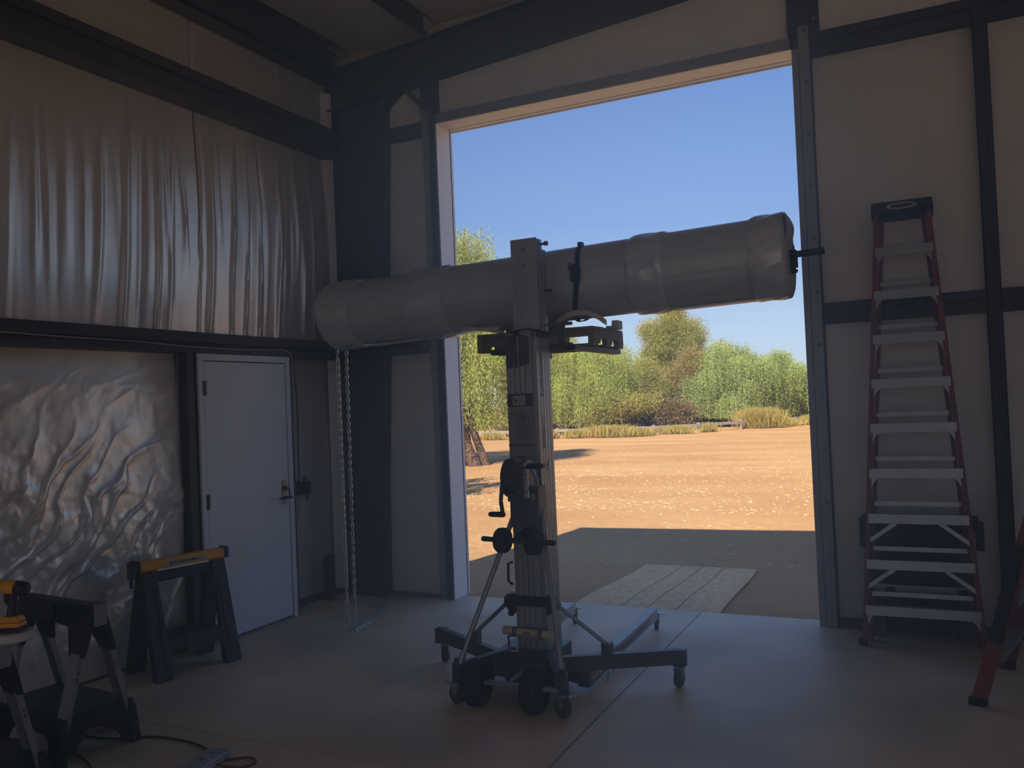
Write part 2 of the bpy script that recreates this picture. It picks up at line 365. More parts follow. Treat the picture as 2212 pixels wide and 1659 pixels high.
# columns and posts
cb = MB()   # tapered frame column, I section seen from the side: web along x
def colx(z): return 0.305+0.19*z/4.6
cb.prism([(-0.30,0.0),(colx(0),0.0),(colx(4.75),4.75),(-0.30,4.75)], 1, 0.04, 0.06)
cb.prism([(colx(0)-0.012,0.0),(colx(0),0.0),(colx(4.75),4.75),(colx(4.75)-0.012,4.75)], 1, -0.05, 0.15)
cb.box((-0.31,-0.05,0.0),(-0.298,0.15,4.9))
obj('column', cb, M_steel, wb)
obj('base_plate', MB().box((-0.32,-0.08,0.0),(colx(0)+0.03,0.17,0.016)), M_steel, wb)
obj('post', MB().box((5.24,-0.02,0.0),(5.246,0.18,5.25)).box((5.324,-0.02,0.0),(5.33,0.18,5.25)).box((5.246,0.0,0.0),(5.324,0.012,5.25)).box((5.24,-0.02,0),(5.265,-0.014,5.25)).box((5.305,-0.02,0),(5.33,-0.014,5.25)), M_steel, wb)
obj('post', MB().box((9.3,-0.02,0.0),(9.4,0.18,5.4)), M_steel, wb)
# baseboard angle
obj('baseboard_back', MB().box((0.33,0.03,0.0),(0.885,0.12,0.022)).box((4.2,-0.01,0.0),(5.24,0.12,0.05)).box((5.33,-0.01,0.0),(XR,0.12,0.05)), M_steel, None, kind='structure')
# ---- big doorway
d2 = struct('door_2')
obj('jamb_post', MB().box((0.90,0.0,0.0),(X1-0.004,0.235,4.32)).box((0.875,0.0,4.32),(1.035,0.2,4.70)), M_steel, d2)
obj('jamb_post', MB().box((X2+0.004,0.0,0.0),(4.2,0.235,4.32)).box((4.045,0.0,4.325),(4.265,0.2,5.0)), M_steel, d2)
obj('splice_plate', MB().prism([(0.87,4.33),(1.045,4.33),(1.028,4.45),(1.04,4.60),(0.87,4.58)], 1, -0.012, 0.0), M_steel, d2)
for (x, z) in ((0.985,4.37),(0.985,4.55)): obj('bolt', MB().cyl((x,-0.03,z),(x,-0.012,z),0.011,6), M_galv, d2)
for (x, z) in ((4.09,4.40),(4.235,4.42)): obj('bolt', MB().cyl((x,-0.02,z),(x,0.0,z),0.011,6), M_galv, d2)
obj('jamb_liner', MB().box((X1-0.004,0.0,0.0),(X1,DE-0.03,HO)).box((X1-0.004,DE-0.03,0.0),(X1+0.004,DE,HO+0.004)).box((X1-0.02,0.235,0.0),(X1,DE+0.004,HO)), M_white, d2)
obj('jamb_liner', MB().box((X2,0.0,0.0),(X2+0.004,DE-0.03,HO)).box((X2-0.004,DE-0.03,0.0),(X2+0.004,DE,HO)).box((X2,0.235,0.0),(X2+0.02,DE+0.004,HO)), M_white, d2)
obj('header_liner', MB().box((X1,0.0,HO),(X2,DE-0.07,HO+0.004)).box((X1,DE-0.066,HO-0.004),(X2,DE,HO+0.004)).box((X1,DE-0.004,HO-0.012),(X2,DE+0.012,HO+0.05)), M_white, d2)
obj('header_trim', MB().box((X1+0.01,-0.012,HO+0.001),(X2-0.012,-0.004,4.322)), M_galv, d2)
obj('header_beam', MB().box((X1,0.0,HO+0.006),(X2,0.235,4.31)), M_steel, d2)
def rail(x0, x1, nm):
    r_ = obj('guide_rail', MB().box((x0,-0.022,0.0),(x1,-0.012,4.383)).box((x0,-0.012,0.0),(x0+0.006,0.0,4.383)).box((x1-0.006,-0.012,0.0),(x1,0.0,4.383)), M_galv, d2)
    for k in range(12):
        z = 0.12+k*0.385; obj('bolt', MB().cyl(((x0+x1)/2+0.008,-0.030,z),((x0+x1)/2+0.008,-0.022,z),0.013,10), M_bolt, r_)
rail(0.884, 0.945, 'l'); rail(4.119, 4.192, 'r')
obj('guide_strip', MB().box((0.945,-0.012,0.0),(0.952,0.0,4.32)).box((1.004,-0.014,0.0),(1.014,0.0,4.23)), M_bolt, d2)
obj('guide_strip', MB().box((4.072,-0.012,0.0),(4.114,-0.002,4.23)), M_galv, d2)
for k in range(6):
    x = 1.25+k*0.52; obj('bolt', MB().cyl((x,-0.018,4.29),(x,-0.012,4.29),0.011,10), M_bolt, d2)
# flange brace in the corner
obj('flange_brace', MB().bar((0.70,-0.02,4.62),(0.90,0.02,4.40),0.04,0.008,(0,1,0)), M_steel, wb)
# ---- ceiling
ce = struct('ceiling')
obj('roof_sheet', MB().prism([(-0.56,5.30),(6.2,5.86),(13.0,5.30),(13.0,5.35),(6.2,5.91),(-0.56,5.35)], 1, YB-0.3, 0.30), M_siding, ce)
def ceil_fn(x0, x1, y0, y1):
    return MB().grid(lambda u, v: (x0+(x1-x0)*u, y0+(y1-y0)*v, roofz(x0+(x1-x0)*u) - 0.035*math.sin(u*math.pi) + 0.01*math.sin(v*40+u*3)), 10, 40)
px = [0.0, 0.94, 2.45, 3.95, 5.45, 6.95, 8.45, 9.95, 11.4, XR]
for a, b in zip(px[:-1], px[1:]): obj('insulation_sheet', ceil_fn(a, b, YB, 0.2), M_insul_b, ce, smooth=True)
for x in px[1:-1]:
    z = roofz(x); obj('purlin', MB().box((x-0.006,YB,z-0.2),(x,-0.02,z)).box((x-0.006,YB,z-0.205),(x+0.06,-0.02,z-0.198)).box((x-0.07,YB,z-0.012),(x,-0.02,z-0.004)), M_steel, ce)
def rzb(x): return 4.64+0.0745*(min(x,6.2)-1.1) - (0.0745*(x-6.2) if x > 6.2 else 0)
ra = MB()
for (xa, xb) in ((-0.28,6.2),(6.2,XR)):
    za, zb = rzb(xa), rzb(xb); ta, tb = roofz(xa)-0.21, roofz(xb)-0.21
    ra.prism([(xa,za),(xb,zb),(xb,tb),(xa,ta)], 1, 0.045, 0.057)
    ra.prism([(xa,za),(xb,zb),(xb,zb+0.012),(xa,za+0.012)], 1, -0.05, 0.15)
    ra.prism([(xa,ta-0.012),(xb,tb-0.012),(xb,tb),(xa,ta)], 1, -0.05, 0.15)
obj('rafter', ra, M_steel, ce)
for (xa, xb) in ((0.02,0.42),(0.52,0.86),(0.98,3.2)):  # highlight line on the rafter's top flange, drawn as pale strips
    obj('flange_highlight', MB().bar((xa,-0.056,4.938+0.0833*xa),(xb,-0.056,4.938+0.0833*xb),0.010,0.012), M_galv, ce)
obj('knee_plate', MB().prism([(0.46,4.35),(0.52,4.50),(0.66,4.60),(0.46,4.62)], 1, 0.04, 0.06), M_steel, ce)
for y in (-7.7, -12.4):
    rb = MB()
    for (xa, xb) in ((-0.28,6.2),(6.2,XR)):
        za, zb = rzb(xa), rzb(xb); ta, tb = roofz(xa)-0.21, roofz(xb)-0.21
        rb.prism([(xa,za),(xb,zb),(xb,tb),(xa,ta)], 1, y-0.006, y+0.006); rb.prism([(xa,za),(xb,zb),(xb,zb+0.012),(xa,za+0.012)], 1, y-0.1, y+0.1)
    obj('rafter', rb, M_steel, ce)
# ---- far right wall and rear wall (out of view)
wr = struct('wall_right'); SD = (-12.3, -4.2, 4.8)   # wide opening added to the unseen right wall to let in fill light
for nm_, m_, xa_, xb_, za_ in (('insulation_sheet', M_insul_b, XR, XR+0.05, 0.0), ('siding', M_siding, XR+0.06, XR+0.1, -0.17)):
    obj(nm_, MB().box((xa_,YB-0.25,za_),(xb_,SD[0],5.35)).box((xa_,SD[1],za_),(xb_,0.27,5.35)).box((xa_,SD[0],SD[2]),(xb_,SD[1],5.35)), m_, wr)
we = struct('wall_rear')
RD = (1.0, 12.0, 4.7)    # opening added in the unseen rear wall so sunlight bounces inside as fill
def rear(y0, y1, m, nm):
    mb = MB(); mb.box((-0.5,y0,0.0),(RD[0],y1,5.2)).box((RD[1],y0,0.0),(XR,y1,5.2)).box((RD[0],y0,RD[2]),(RD[1],y1,5.2)).prism([(-0.5,5.2),(XR,5.2),(XR,5.3),(6.2,5.9),(-0.5,5.3)],1,y0,y1)
    obj(nm, mb, m, we)
rear(YB-0.05, YB, M_insul_b, 'insulation_sheet'); rear(YB-0.3, YB-0.26, M_siding, 'siding')

# ------------------------------------------------------------ the yard
def gz(x, y):
    y = np.asarray(y, float); x = np.asarray(x, float)
    t = np.clip((y-0.165)/2.5, 0, 1); z = -0.05 - 0.12*t*t*(3-2*t)
    z = z + 0.05*(fbm(x*0.35, y*0.35)-0.5)*np.clip((y-2.6)/3, 0, 1) + 0.025*(fbm(x*1.6+5, y*1.6)-0.5)*np.clip((y-2.6)/2, 0, 1)
    return np.where(y < 0.16, -0.20, z)
def sand_material():
    m = bpy.data.materials.new('orange_sand'); m.use_nodes = True; n = m.node_tree.nodes; l = m.node_tree.links
    p = n['Principled BSDF']; p.inputs['Roughness'].default_value = 0.95; p.inputs['Specular IOR Level'].default_value = 0.1
    tc = n.new('ShaderNodeTexCoord')
    mp = n.new('ShaderNodeMapping'); mp.inputs['Scale'].default_value = (0.35,1.0,1.0); l.new(tc.outputs['Object'], mp.inputs[0])
    n1 = n.new('ShaderNodeTexNoise'); n1.inputs['Scale'].default_value = 0.45; n1.inputs['Detail'].default_value = 6; l.new(mp.outputs[0], n1.inputs['Vector'])
    r1 = n.new('ShaderNodeValToRGB'); e = r1.color_ramp.elements
    e[0].position = 0.30; e[0].color = (*lin(184,136,88),1); e[1].position = 0.72; e[1].color = (*lin(206,163,110),1)
    l.new(n1.outputs[0], r1.inputs[0])
    n2 = n.new('ShaderNodeTexNoise'); n2.inputs['Scale'].default_value = 9; n2.inputs['Detail'].default_value = 7; n2.inputs['Roughness'].default_value = 0.75; l.new(tc.outputs['Object'], n2.inputs['Vector'])
    r2 = n.new('ShaderNodeValToRGB'); r2.color_ramp.elements[0].position = 0.35; r2.color_ramp.elements[0].color = (0.72,0.70,0.68,1); r2.color_ramp.elements[1].position = 0.62; r2.color_ramp.elements[1].color = (1,1,1,1); l.new(n2.outputs[0], r2.inputs[0])
    mx = n.new('ShaderNodeMix'); mx.data_type = 'RGBA'; mx.blend_type = 'MULTIPLY'; mx.inputs['Factor'].default_value = 0.8
    l.new(r1.outputs[0], mx.inputs['A']); l.new(r2.outputs[0], mx.inputs['B'])
    # pale straw litter
    n3 = n.new('ShaderNodeTexNoise'); n3.inputs['Scale'].default_value = 26; n3.inputs['Detail'].default_value = 3; l.new(mp.outputs[0], n3.inputs['Vector'])
    n4 = n.new('ShaderNodeTexNoise'); n4.inputs['Scale'].default_value = 0.5; l.new(mp.outputs[0], n4.inputs['Vector'])
    ad = n.new('ShaderNodeMath'); ad.operation = 'MULTIPLY'; l.new(n3.outputs[0], ad.inputs[0]); l.new(n4.outputs[0], ad.inputs[1])
    r3 = n.new('ShaderNodeValToRGB'); r3.color_ramp.elements[0].position = 0.36; r3.color_ramp.elements[0].color = (0,0,0,1); r3.color_ramp.elements[1].position = 0.42; r3.color_ramp.elements[1].color = (1,1,1,1); l.new(ad.outputs[0], r3.inputs[0])
    m2 = n.new('ShaderNodeMix'); m2.data_type = 'RGBA'; l.new(r3.outputs[0], m2.inputs['Factor']); l.new(mx.outputs['Result'], m2.inputs['A']); m2.inputs['B'].default_value = (*lin(224,190,132),1)
    l.new(m2.outputs['Result'], p.inputs['Base Color'])
    b = n.new('ShaderNodeBump'); b.inputs['Strength'].default_value = 0.6; b.inputs['Distance'].default_value = 0.04; l.new(n2.outputs[0], b.inputs['Height']); l.new(b.outputs[0], p.inputs['Normal'])
    return m
M_sand = sand_material()
gx = np.concatenate([np.linspace(-140,-24,20), np.linspace(-22,12,110), np.linspace(14,100,18)])
gy = np.concatenate([np.linspace(-90,-17,10), np.linspace(-16,0.1,6), np.linspace(0.168,8,60), np.linspace(8.2,46,120), np.linspace(48,260,24)])
GX, GY = np.meshgrid(gx, gy); GZ = gz(GX, GY); wgt = len(gx)
mb = MB(); mb.v = np.stack([GX.ravel(), GY.ravel(), GZ.ravel()], 1).tolist()
mb.f = [(j*wgt+i, j*wgt+i+1, (j+1)*wgt+i+1, (j+1)*wgt+i) for j in range(len(gy)-1) for i in range(wgt-1)]
ground = obj('ground', mb, M_sand, None, smooth=True, origin=(0,0,0), kind='structure')
# pebbles and chips of straw
def chips(name, n, xr, yr, smin, smax, m, label, flat=0.5):
    V = []; F = []
    for k in range(n):
        y = yr[0]+(yr[1]-yr[0])*random.random()**1.4; x = random.uniform(*xr); z = float(gz(x, y)); s_ = random.uniform(smin, smax); a = random.uniform(0, 6.28)
        b = len(V); ca, sa = math.cos(a)*s_, math.sin(a)*s_
        V += [(x+ca,y+sa,z),(x-sa*0.6,y+ca*0.6,z),(x-ca,y-sa,z),(x+sa*0.6,y-ca*0.6,z),(x,y,z+s_*flat),(x,y,z-0.01)]
        F += [(b,b+1,b+4),(b+1,b+2,b+4),(b+2,b+3,b+4),(b+3,b,b+4),(b+1,b,b+5),(b+2,b+1,b+5),(b+3,b+2,b+5),(b,b+3,b+5)]
    mb = MB(); mb.v = V; mb.f = F
    o = obj(name, mb, m, None, origin=(0,0,0)); o['kind'] = 'stuff'; tag(o, label, 'pebbles' if 'pebble' in name else 'straw'); return o
M_peb = mat('pale_pebble', (236,210,172), 0.9, 0, 0.2, 3)
M_straw = mat('pale_straw', (244,214,150), 0.9)
chips('pebbles', 1500, (-9,5), (2.6,26), 0.010, 0.028, M_peb, 'pale pebbles strewn over the orange dirt yard')
chips('straw_litter', 1300, (-9,4), (7.0,15), 0.015, 0.05, M_straw, 'pale straw litter scattered on the sunlit dirt', 0.15)
# ---- sheet of strand board leading down from the slab
def osb_material():
    m = bpy.data.materials.new('strand_board'); m.use_nodes = True; n = m.node_tree.nodes; l = m.node_tree.links
    p = n['Principled BSDF']; p.inputs['Roughness'].default_value = 0.8
    tc = n.new('ShaderNodeTexCoord'); mp = n.new('ShaderNodeMapping'); mp.inputs['Scale'].default_value = (26,12,1); l.new(tc.outputs['Object'], mp.inputs[0])
    vo = n.new('ShaderNodeTexVoronoi'); vo.inputs['Scale'].default_value = 1.0; l.new(mp.outputs[0], vo.inputs['Vector'])
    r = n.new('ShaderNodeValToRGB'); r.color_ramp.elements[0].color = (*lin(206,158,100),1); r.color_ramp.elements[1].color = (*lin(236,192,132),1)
    sp = n.new('ShaderNodeSeparateColor'); l.new(vo.outputs['Color'], sp.inputs[0]); l.new(sp.outputs[0], r.inputs[0])
    l.new(r.outputs[0], p.inputs['Base Color']); return m
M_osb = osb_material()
t = thing('plywood_sheet', 'tan strand board sheet with dark chalk lines lying on the dirt outside the big doorway', 'plywood', (2.64,1.45,-0.12))
def ply(u, v, dz): # u 0..1 across, v 0..1 outward
    xa = 2.055+0.0*v + u*(3.285-2.055); xb = 1.965+u*(3.17-1.965)
    return (xa+(xb-xa)*v, 0.20+2.40*v, -0.035-0.112*(v*v*(3-2*v))+dz)
nP = 12; V = []
for dz in (0.0, 0.012):
    for j in range(nP+1): V += [ply(0, j/nP, dz), ply(1, j/nP, dz)]
k = 2*(nP+1); F = []
for j in range(nP):
    a = 2*j; F += [(a,a+2,a+3,a+1),(k+a,k+a+1,k+a+3,k+a+2),(a,k+a,k+a+2,a+2),(a+1,a+3,k+a+3,k+a+1)]
F += [(0,1,k+1,k),(2*nP,k+2*nP,k+2*nP+1,2*nP+1)]
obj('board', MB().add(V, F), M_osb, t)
for u in (0.335, 0.52, 0.715):
    ln = MB()
    for j in range(nP):
        a0, a1 = ply(u-0.004, j/nP, 0.0126), ply(u+0.004, j/nP, 0.0126); b0, b1 = ply(u-0.004, (j+1)/nP, 0.0126), ply(u+0.004, (j+1)/nP, 0.0126)
        ln.add([a0,a1,b1,b0], [(0,1,2,3)])
    obj('chalk_line', ln, M_ink, t)
# ---- low rail fence
M_leafs = {}
def leaf_mat(name, c1, c2, c3, tr=0.35):
    m = bpy.data.materials.new(name); m.use_nodes = True; n = m.node_tree.nodes; l = m.node_tree.links; n.clear()
    out = n.new('ShaderNodeOutputMaterial'); df = n.new('ShaderNodeBsdfDiffuse'); tl = n.new('ShaderNodeBsdfTranslucent'); mx = n.new('ShaderNodeMixShader'); mx.inputs[0].default_value = tr
    g = n.new('ShaderNodeNewGeometry'); r = n.new('ShaderNodeValToRGB'); r.color_ramp.elements[0].color = (*lin(*c1),1); r.color_ramp.elements[1].color = (*lin(*c3),1)
    e = r.color_ramp.elements.new(0.5); e.color = (*lin(*c2),1)
    tc = n.new('ShaderNodeTexCoord'); nz = n.new('ShaderNodeTexNoise'); nz.inputs['Scale'].default_value = 0.8; l.new(tc.outputs['Object'], nz.inputs['Vector'])
    ma = n.new('ShaderNodeMath'); ma.operation = 'MULTIPLY_ADD'; ma.inputs[1].default_value = 0.5; l.new(g.outputs['Random Per Island'], ma.inputs[0])
    sb = n.new('ShaderNodeMath'); sb.operation = 'MULTIPLY_ADD'; sb.inputs[1].default_value = 1.4; sb.inputs[2].default_value = -0.45; l.new(nz.outputs[0], sb.inputs[0]); l.new(sb.outputs[0], ma.inputs[2])
    l.new(ma.outputs[0], r.inputs[0]); l.new(r.outputs[0], df.inputs[0]); l.new(r.outputs[0], tl.inputs[0])
    l.new(df.outputs[0], mx.inputs[1]); l.new(tl.outputs[0], mx.inputs[2]); l.new(mx.outputs[0], out.inputs[0]); return m
L_pep = leaf_mat('pepper_leaf', (164,156,92), (178,186,100), (204,212,122))
L_pep2 = leaf_mat('pepper_leaf_cool', (160,164,102), (174,186,114), (196,206,134))
L_pine = leaf_mat('pine_needle', (150,144,80), (174,168,90), (204,196,108))
L_dry = leaf_mat('dry_leaf', (154,136,88), (170,152,94), (188,176,106))
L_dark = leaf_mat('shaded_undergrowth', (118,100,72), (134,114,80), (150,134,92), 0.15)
L_weed = leaf_mat('dry_weed', (200,172,100), (196,178,104), (174,176,104))
def leaves_mesh(name, pts, dirs, ln_, wd, m, parent, kind=None):
    """narrow leaf quads: pts (n,3) base points, dirs (n,3) unit direction"""
    n = len(pts); a = rng.normal(size=(n,3)); s_ = np.cross(dirs, a); s_ /= np.linalg.norm(s_, axis=1)[:,None]+1e-9
    L = ln_*(0.7+0.6*rng.random(n))[:,None]; Wd = wd*(0.7+0.6*rng.random(n))[:,None]
    mid = pts+dirs*L*0.5
    V = np.stack([pts, mid+s_*Wd*0.5, pts+dirs*L, mid-s_*Wd*0.5], 1).reshape(-1,3)
    me = bpy.data.meshes.new(name); c = pts.mean(0); c[2] = pts[:,2].min()
    V = V-c
    me.vertices.add(4*n); me.vertices.foreach_set('co', V.astype(np.float32).ravel())
    me.loops.add(4*n); me.loops.foreach_set('vertex_index', np.arange(4*n, dtype=np.int32))
    me.polygons.add(n); me.polygons.foreach_set('loop_start', np.arange(0,4*n,4,dtype=np.int32)); me.polygons.foreach_set('loop_total', np.full(n,4,dtype=np.int32))
    me.update(); me.validate(); me.materials.append(m)
    o = bpy.data.objects.new(name, me); COL.objects.link(o); c = Vector(c)
    if parent: o.parent = parent
    o.location = c - wloc(parent); WL[o.name] = c
    if kind: o['kind'] = kind
    return o
def ellip(n, c, r, shell=0.55):
    d = rng.normal(size=(n,3)); d /= np.linalg.norm(d, axis=1)[:,None]
    q = (shell + (1-shell)*rng.random(n))[:,None]
    return np.array(c)+d*q*np.array(r), d
def weeping(blobs, n_str, slen, zmin, lf, seg=9, step=0.14):
    P = []; D = []; tot = sum(b[3]*b[5] for b in blobs)
    for (cx,cy,cz,rx,ry,rz_) in blobs:
        nc = max(6, int(rx*rz_*9)); k = int(n_str*rx*rz_/tot); pc, dc = ellip(nc, (cx,cy,cz), (rx,ry,rz_), 0.62)
        ii = rng.integers(0, nc, k); p = pc[ii]+rng.normal(size=(k,3))*np.array([0.24,0.24,0.14]); d = dc[ii]
        out = d*np.array([1,1,0.0]); dr = out*0.5+rng.normal(size=(k,3))*0.25; dr[:,2] = np.abs(dr[:,2])*0.3+0.05
        clump = np.round(p/0.7); 
        sl = slen*(0.5+rng.random(k))
        for s_ in range(seg):
            dr = dr*0.72 + np.array([0,0,-0.42]) + rng.normal(size=(k,3))*0.04
            dn = dr/np.linalg.norm(dr,axis=1)[:,None]
            p = p+dn*(sl/seg)[:,None]
            ok = p[:,2] > zmin + 0.35*(vnoise(p[:,0]*1.3, p[:,1]*0.2))*1.5
            q = p[ok]; 
            if len(q) == 0: break
            for rep in range(2):
                dd = dn[ok]*0.7 + rng.normal(size=(len(q),3))*0.55; dd[:,2] -= 0.35; dd /= np.linalg.norm(dd,axis=1)[:,None]
                P.append(q+rng.normal(size=q.shape)*0.03); D.append(dd)
    return np.concatenate(P), np.concatenate(D)
def tufty(blobs, n, jitter=0.22):
    P = []; D = []; tot = sum(b[3]*b[5] for b in blobs)
    for (cx,cy,cz,rx,ry,rz_) in blobs:
        k = max(10, int(n*rx*rz_/tot/40)); p, d = ellip(k, (cx,cy,cz), (rx,ry,rz_), 0.45)
        q = np.repeat(p, 40, 0)+rng.normal(size=(k*40,3))*jitter*np.array([1,1,0.8]); e = np.repeat(d,40,0)*0.5+rng.normal(size=(k*40,3))*0.6; e[:,2] += 0.35
        e /= np.linalg.norm(e,axis=1)[:,None]; P.append(q); D.append(e)
    return np.concatenate(P), np.concatenate(D)
def limb(p, q, r0, r1, bend=0.2, n=7, seed=0):
    r_ = random.Random(seed); p = Vector(p); q = Vector(q); L = (q-p).length; out = []
    off = Vector((r_.uniform(-1,1), r_.uniform(-1,1), 0.2))*bend*L*0.3
    for i in range(n):
        t = i/(n-1); out.append(p.lerp(q, t)+off*math.sin(t*math.pi)+Vector((r_.uniform(-1,1),r_.uniform(-1,1),0))*0.02*L*min(t,1-t)*2)
    return out, [r0+(r1-r0)*i/(n-1) for i in range(n)]
def tree(name, label, base, blobs, lm, n, mode, group=None, slen=1.2, zmin=0.4, lf=(0.13,0.034), trunk_r=0.14, top=None, limbs=5, cat='tree', bark=None):
    bz = float(gz(base[0], base[1])); t = thing(name, label, cat, (base[0],base[1],bz), group)
    if mode == 'weep': P, D = weeping(blobs, n, slen, zmin, lf)
    else: P, D = tufty(blobs, n)
    P[:,2] = np.maximum(P[:,2], bz+0.02)
    leaves_mesh('foliage', P, D, lf[0], lf[1], lm, t)
    c = blobs[0]; tp = Vector(top) if top else Vector((c[0],c[1],c[2]))
    mb = MB(); pts, rs = limb((base[0],base[1],bz-0.1), tp, trunk_r, trunk_r*0.35, 0.25, 8, len(name)+n); mb.tube(pts, rs, 9)
    for i in range(limbs):
        b = blobs[i % len(blobs)]; s0 = pts[3+(i % 4)]; e = Vector((b[0]+random.uniform(-.6,.6)*b[3], b[1]+random.uniform(-.6,.6)*b[4], b[2]+random.uniform(0,.5)*b[5]))
        p2, r2 = limb(s0, e, trunk_r*0.5, trunk_r*0.08, 0.4, 6, i*7+n); mb.tube(p2, r2, 6)
    obj('trunk', mb, bark or M_bark, t, smooth=True)
    return t
GT = 'trees behind the low rail fence'
t1 = tree('pepper_tree', 'weeping pepper tree nearest the doorway with a leaning brown trunk beside the left jamb', (-8.0,16.6),
     [(-8.6,17.0,3.6,2.3,2.2,2.1),(-7.9,17.0,5.7,1.0,1.3,1.5),(-10.2,17.2,4.4,2.2,2.2,2.2),(-7.2,16.8,2.9,1.0,1.4,1.4),(-8.3,17.0,6.3,0.75,0.9,1.0),(-8.0,16.9,6.9,0.55,0.7,0.8)], L_pep, 9500, 'weep', slen=1.5, zmin=0.75, lf=(0.11,0.024), trunk_r=0.24, top=(-9.3,17.0,4.6), limbs=8)
tr = MB()
for (p, q, r0, r1) in (((-7.55,16.35,-0.25),(-8.5,16.7,2.3),0.20,0.12),((-8.1,16.3,-0.25),(-8.9,16.9,2.6),0.16,0.10),((-7.35,16.7,-0.25),(-7.95,16.75,1.9),0.14,0.10)):
    pts, rs = limb(p, q, r0, r1, 0.3, 7, 3); tr.tube(pts, rs, 9)
obj('stem', tr, M_bark, t1, smooth=True)
o = obj('leaning_board', MB().bar((-8.62,17.3,-0.20),(-9.05,17.35,1.05),0.32,0.05,(0,1,0)), M_ext, None, bevel=0.004)
tag(o, 'white painted board leaning at the foot of the nearest pepper tree', 'board')
tree('pepper_tree', 'broad weeping pepper tree straight behind the mast of the lift', (-11.9,36.6),
     [(-12.0,37.0,3.4,2.7,2.2,2.3),(-14.3,37.2,3.6,2.0,2.0,2.2),(-10.6,37.0,3.2,1.5,1.8,1.9),(-12.4,37.2,4.6,1.9,1.8,1.3)], L_pep, 10500, 'weep', GT, 1.9, 0.2, (0.125,0.024), 0.22, limbs=6)
tree('pine_tree', 'tallest tree of the row, an olive green pine standing right of the dead tree', (-9.3,45.5),
     [(-9.2,45.5,4.6,1.5,1.4,1.9),(-9.0,45.5,6.1,0.95,0.9,1.2),(-10.4,45.3,5.7,0.75,0.7,0.8),(-7.7,45.3,5.3,0.8,0.8,1.1),(-10.3,45.4,4.0,1.0,1.0,0.9),(-8.9,45.5,7.0,0.45,0.45,0.6),(-7.9,45.6,3.8,0.9,0.9,0.8)], L_pine, 62000, 'tuft', GT, lf=(0.14,0.030), trunk_r=0.2, top=(-9.1,45.5,6.9), limbs=10)
tree('pine_tree', 'yellow green rounded pine in front of the tallest tree', (-9.4,40.5), [(-9.5,40.5,2.9,1.0,0.9,0.95),(-9.9,40.4,2.2,0.9,0.9,0.8),(-8.9,40.4,2.1,0.8,0.8,0.8)], L_pine, 26000, 'tuft', GT, lf=(0.12,0.028), trunk_r=0.12)
tree('dry_tree', 'half dry brownish tree between the tallest pine and the wide pepper tree', (-7.7,42.0), [(-7.8,42.0,2.6,1.0,0.9,1.1),(-7.1,42.2,3.6,0.8,0.8,0.9),(-8.5,41.8,1.8,0.8,0.8,0.8)], L_dry, 21000, 'tuft', GT, lf=(0.13,0.028), trunk_r=0.12, limbs=8)
tree('umbrella_tree', 'small umbrella shaped tree with bare forked trunk at the fence', (-9.6,36.2), [(-9.7,36.0,1.35,1.5,1.0,0.5),(-10.7,35.9,0.95,0.7,0.7,0.4),(-8.4,36.0,1.4,0.8,0.7,0.35)], L_pine, 15000, 'tuft', GT, lf=(0.14,0.035), trunk_r=0.10, top=(-9.5,36.0,1.2), limbs=7)
tree('pepper_tree', 'wide bright green weeping pepper tree right of the tallest pine', (-5.6,42.6),
     [(-5.7,42.6,2.6,2.0,1.7,1.9),(-5.5,42.6,4.2,1.1,1.1,0.9),(-4.3,42.6,3.2,1.3,1.3,1.3),(-6.9,42.4,2.2,1.0,1.2,1.5),(-5.6,42.6,4.8,0.5,0.5,0.5)], L_pep2, 9500, 'weep', GT, 1.4, 0.15, (0.125,0.024), 0.2, limbs=7)
tree('pepper_tree', 'pale green tree farthest right in the row beside the right jamb', (-2.6,44.4),
     [(-3.2,44.6,2.7,1.4,1.4,1.6),(-2.0,44.6,2.2,1.2,1.3,1.5),(-3.7,44.8,3.5,0.9,0.9,0.8),(-1.0,44.8,1.8,0.9,1.1,1.2)], L_pep2, 6500, 'weep', GT, 1.2, 0.1, (0.12,0.024), 0.18, limbs=6)
tree('distant_tree', 'hazy distant tree peeping past the right jamb', (-2.2,56.0), [(-2.4,56.0,2.2,1.5,1.2,1.1),(-0.6,56.5,1.8,1.6,1.2,1.1)], L_dry, 8000, 'tuft', GT, lf=(0.22,0.06), trunk_r=0.15)
# trees left of the view that throw the long shadows on the dirt
tree('pepper_tree', 'pepper tree hidden left of the doorway that shades the dirt', (-6.4,7.4), [(-6.3,7.4,3.4,2.0,1.9,1.1),(-5.3,6.6,2.8,1.1,1.2,0.8)], L_pep, 900, 'weep', None, 1.2, 1.2, (0.16,0.05), 0.2, limbs=5)
# dead tree of grey twigs
t = thing('dead_tree', 'leafless grey tree with tangled twigs between the weeping pepper and the pines', 'tree', (-10.9,39.2,-0.17), None)
mb = MB(); pts, rs = limb((-10.9,39.2,-0.3), (-10.75,39.2,4.6), 0.10, 0.02, 0.1, 9, 2); mb.tube(pts, rs, 7)
for k in range(46):
    h = random.uniform(0.5, 4.2); a = random.uniform(0, 6.28); L = random.uniform(0.5, 1.5)*(1.15-h/6)
    s0 = Vector((-10.86,39.2,h)); e = s0+Vector((math.cos(a)*L, math.sin(a)*L*0.7, random.uniform(-0.2,0.6)*L))
    p2, r2 = limb(s0, e, 0.028, 0.008, 0.5, 6, k); mb.tube(p2, r2, 4)
    for j in range(3):
        b_ = p2[2+j]; e2 = b_+Vector((random.uniform(-.5,.5),random.uniform(-.4,.4),random.uniform(-.1,.5)))*0.8; p3, r3 = limb(b_, e2, 0.014, 0.005, 0.5, 4, k*5+j); mb.tube(p3, r3, 3)
obj('branches', mb, M_deadw, t)
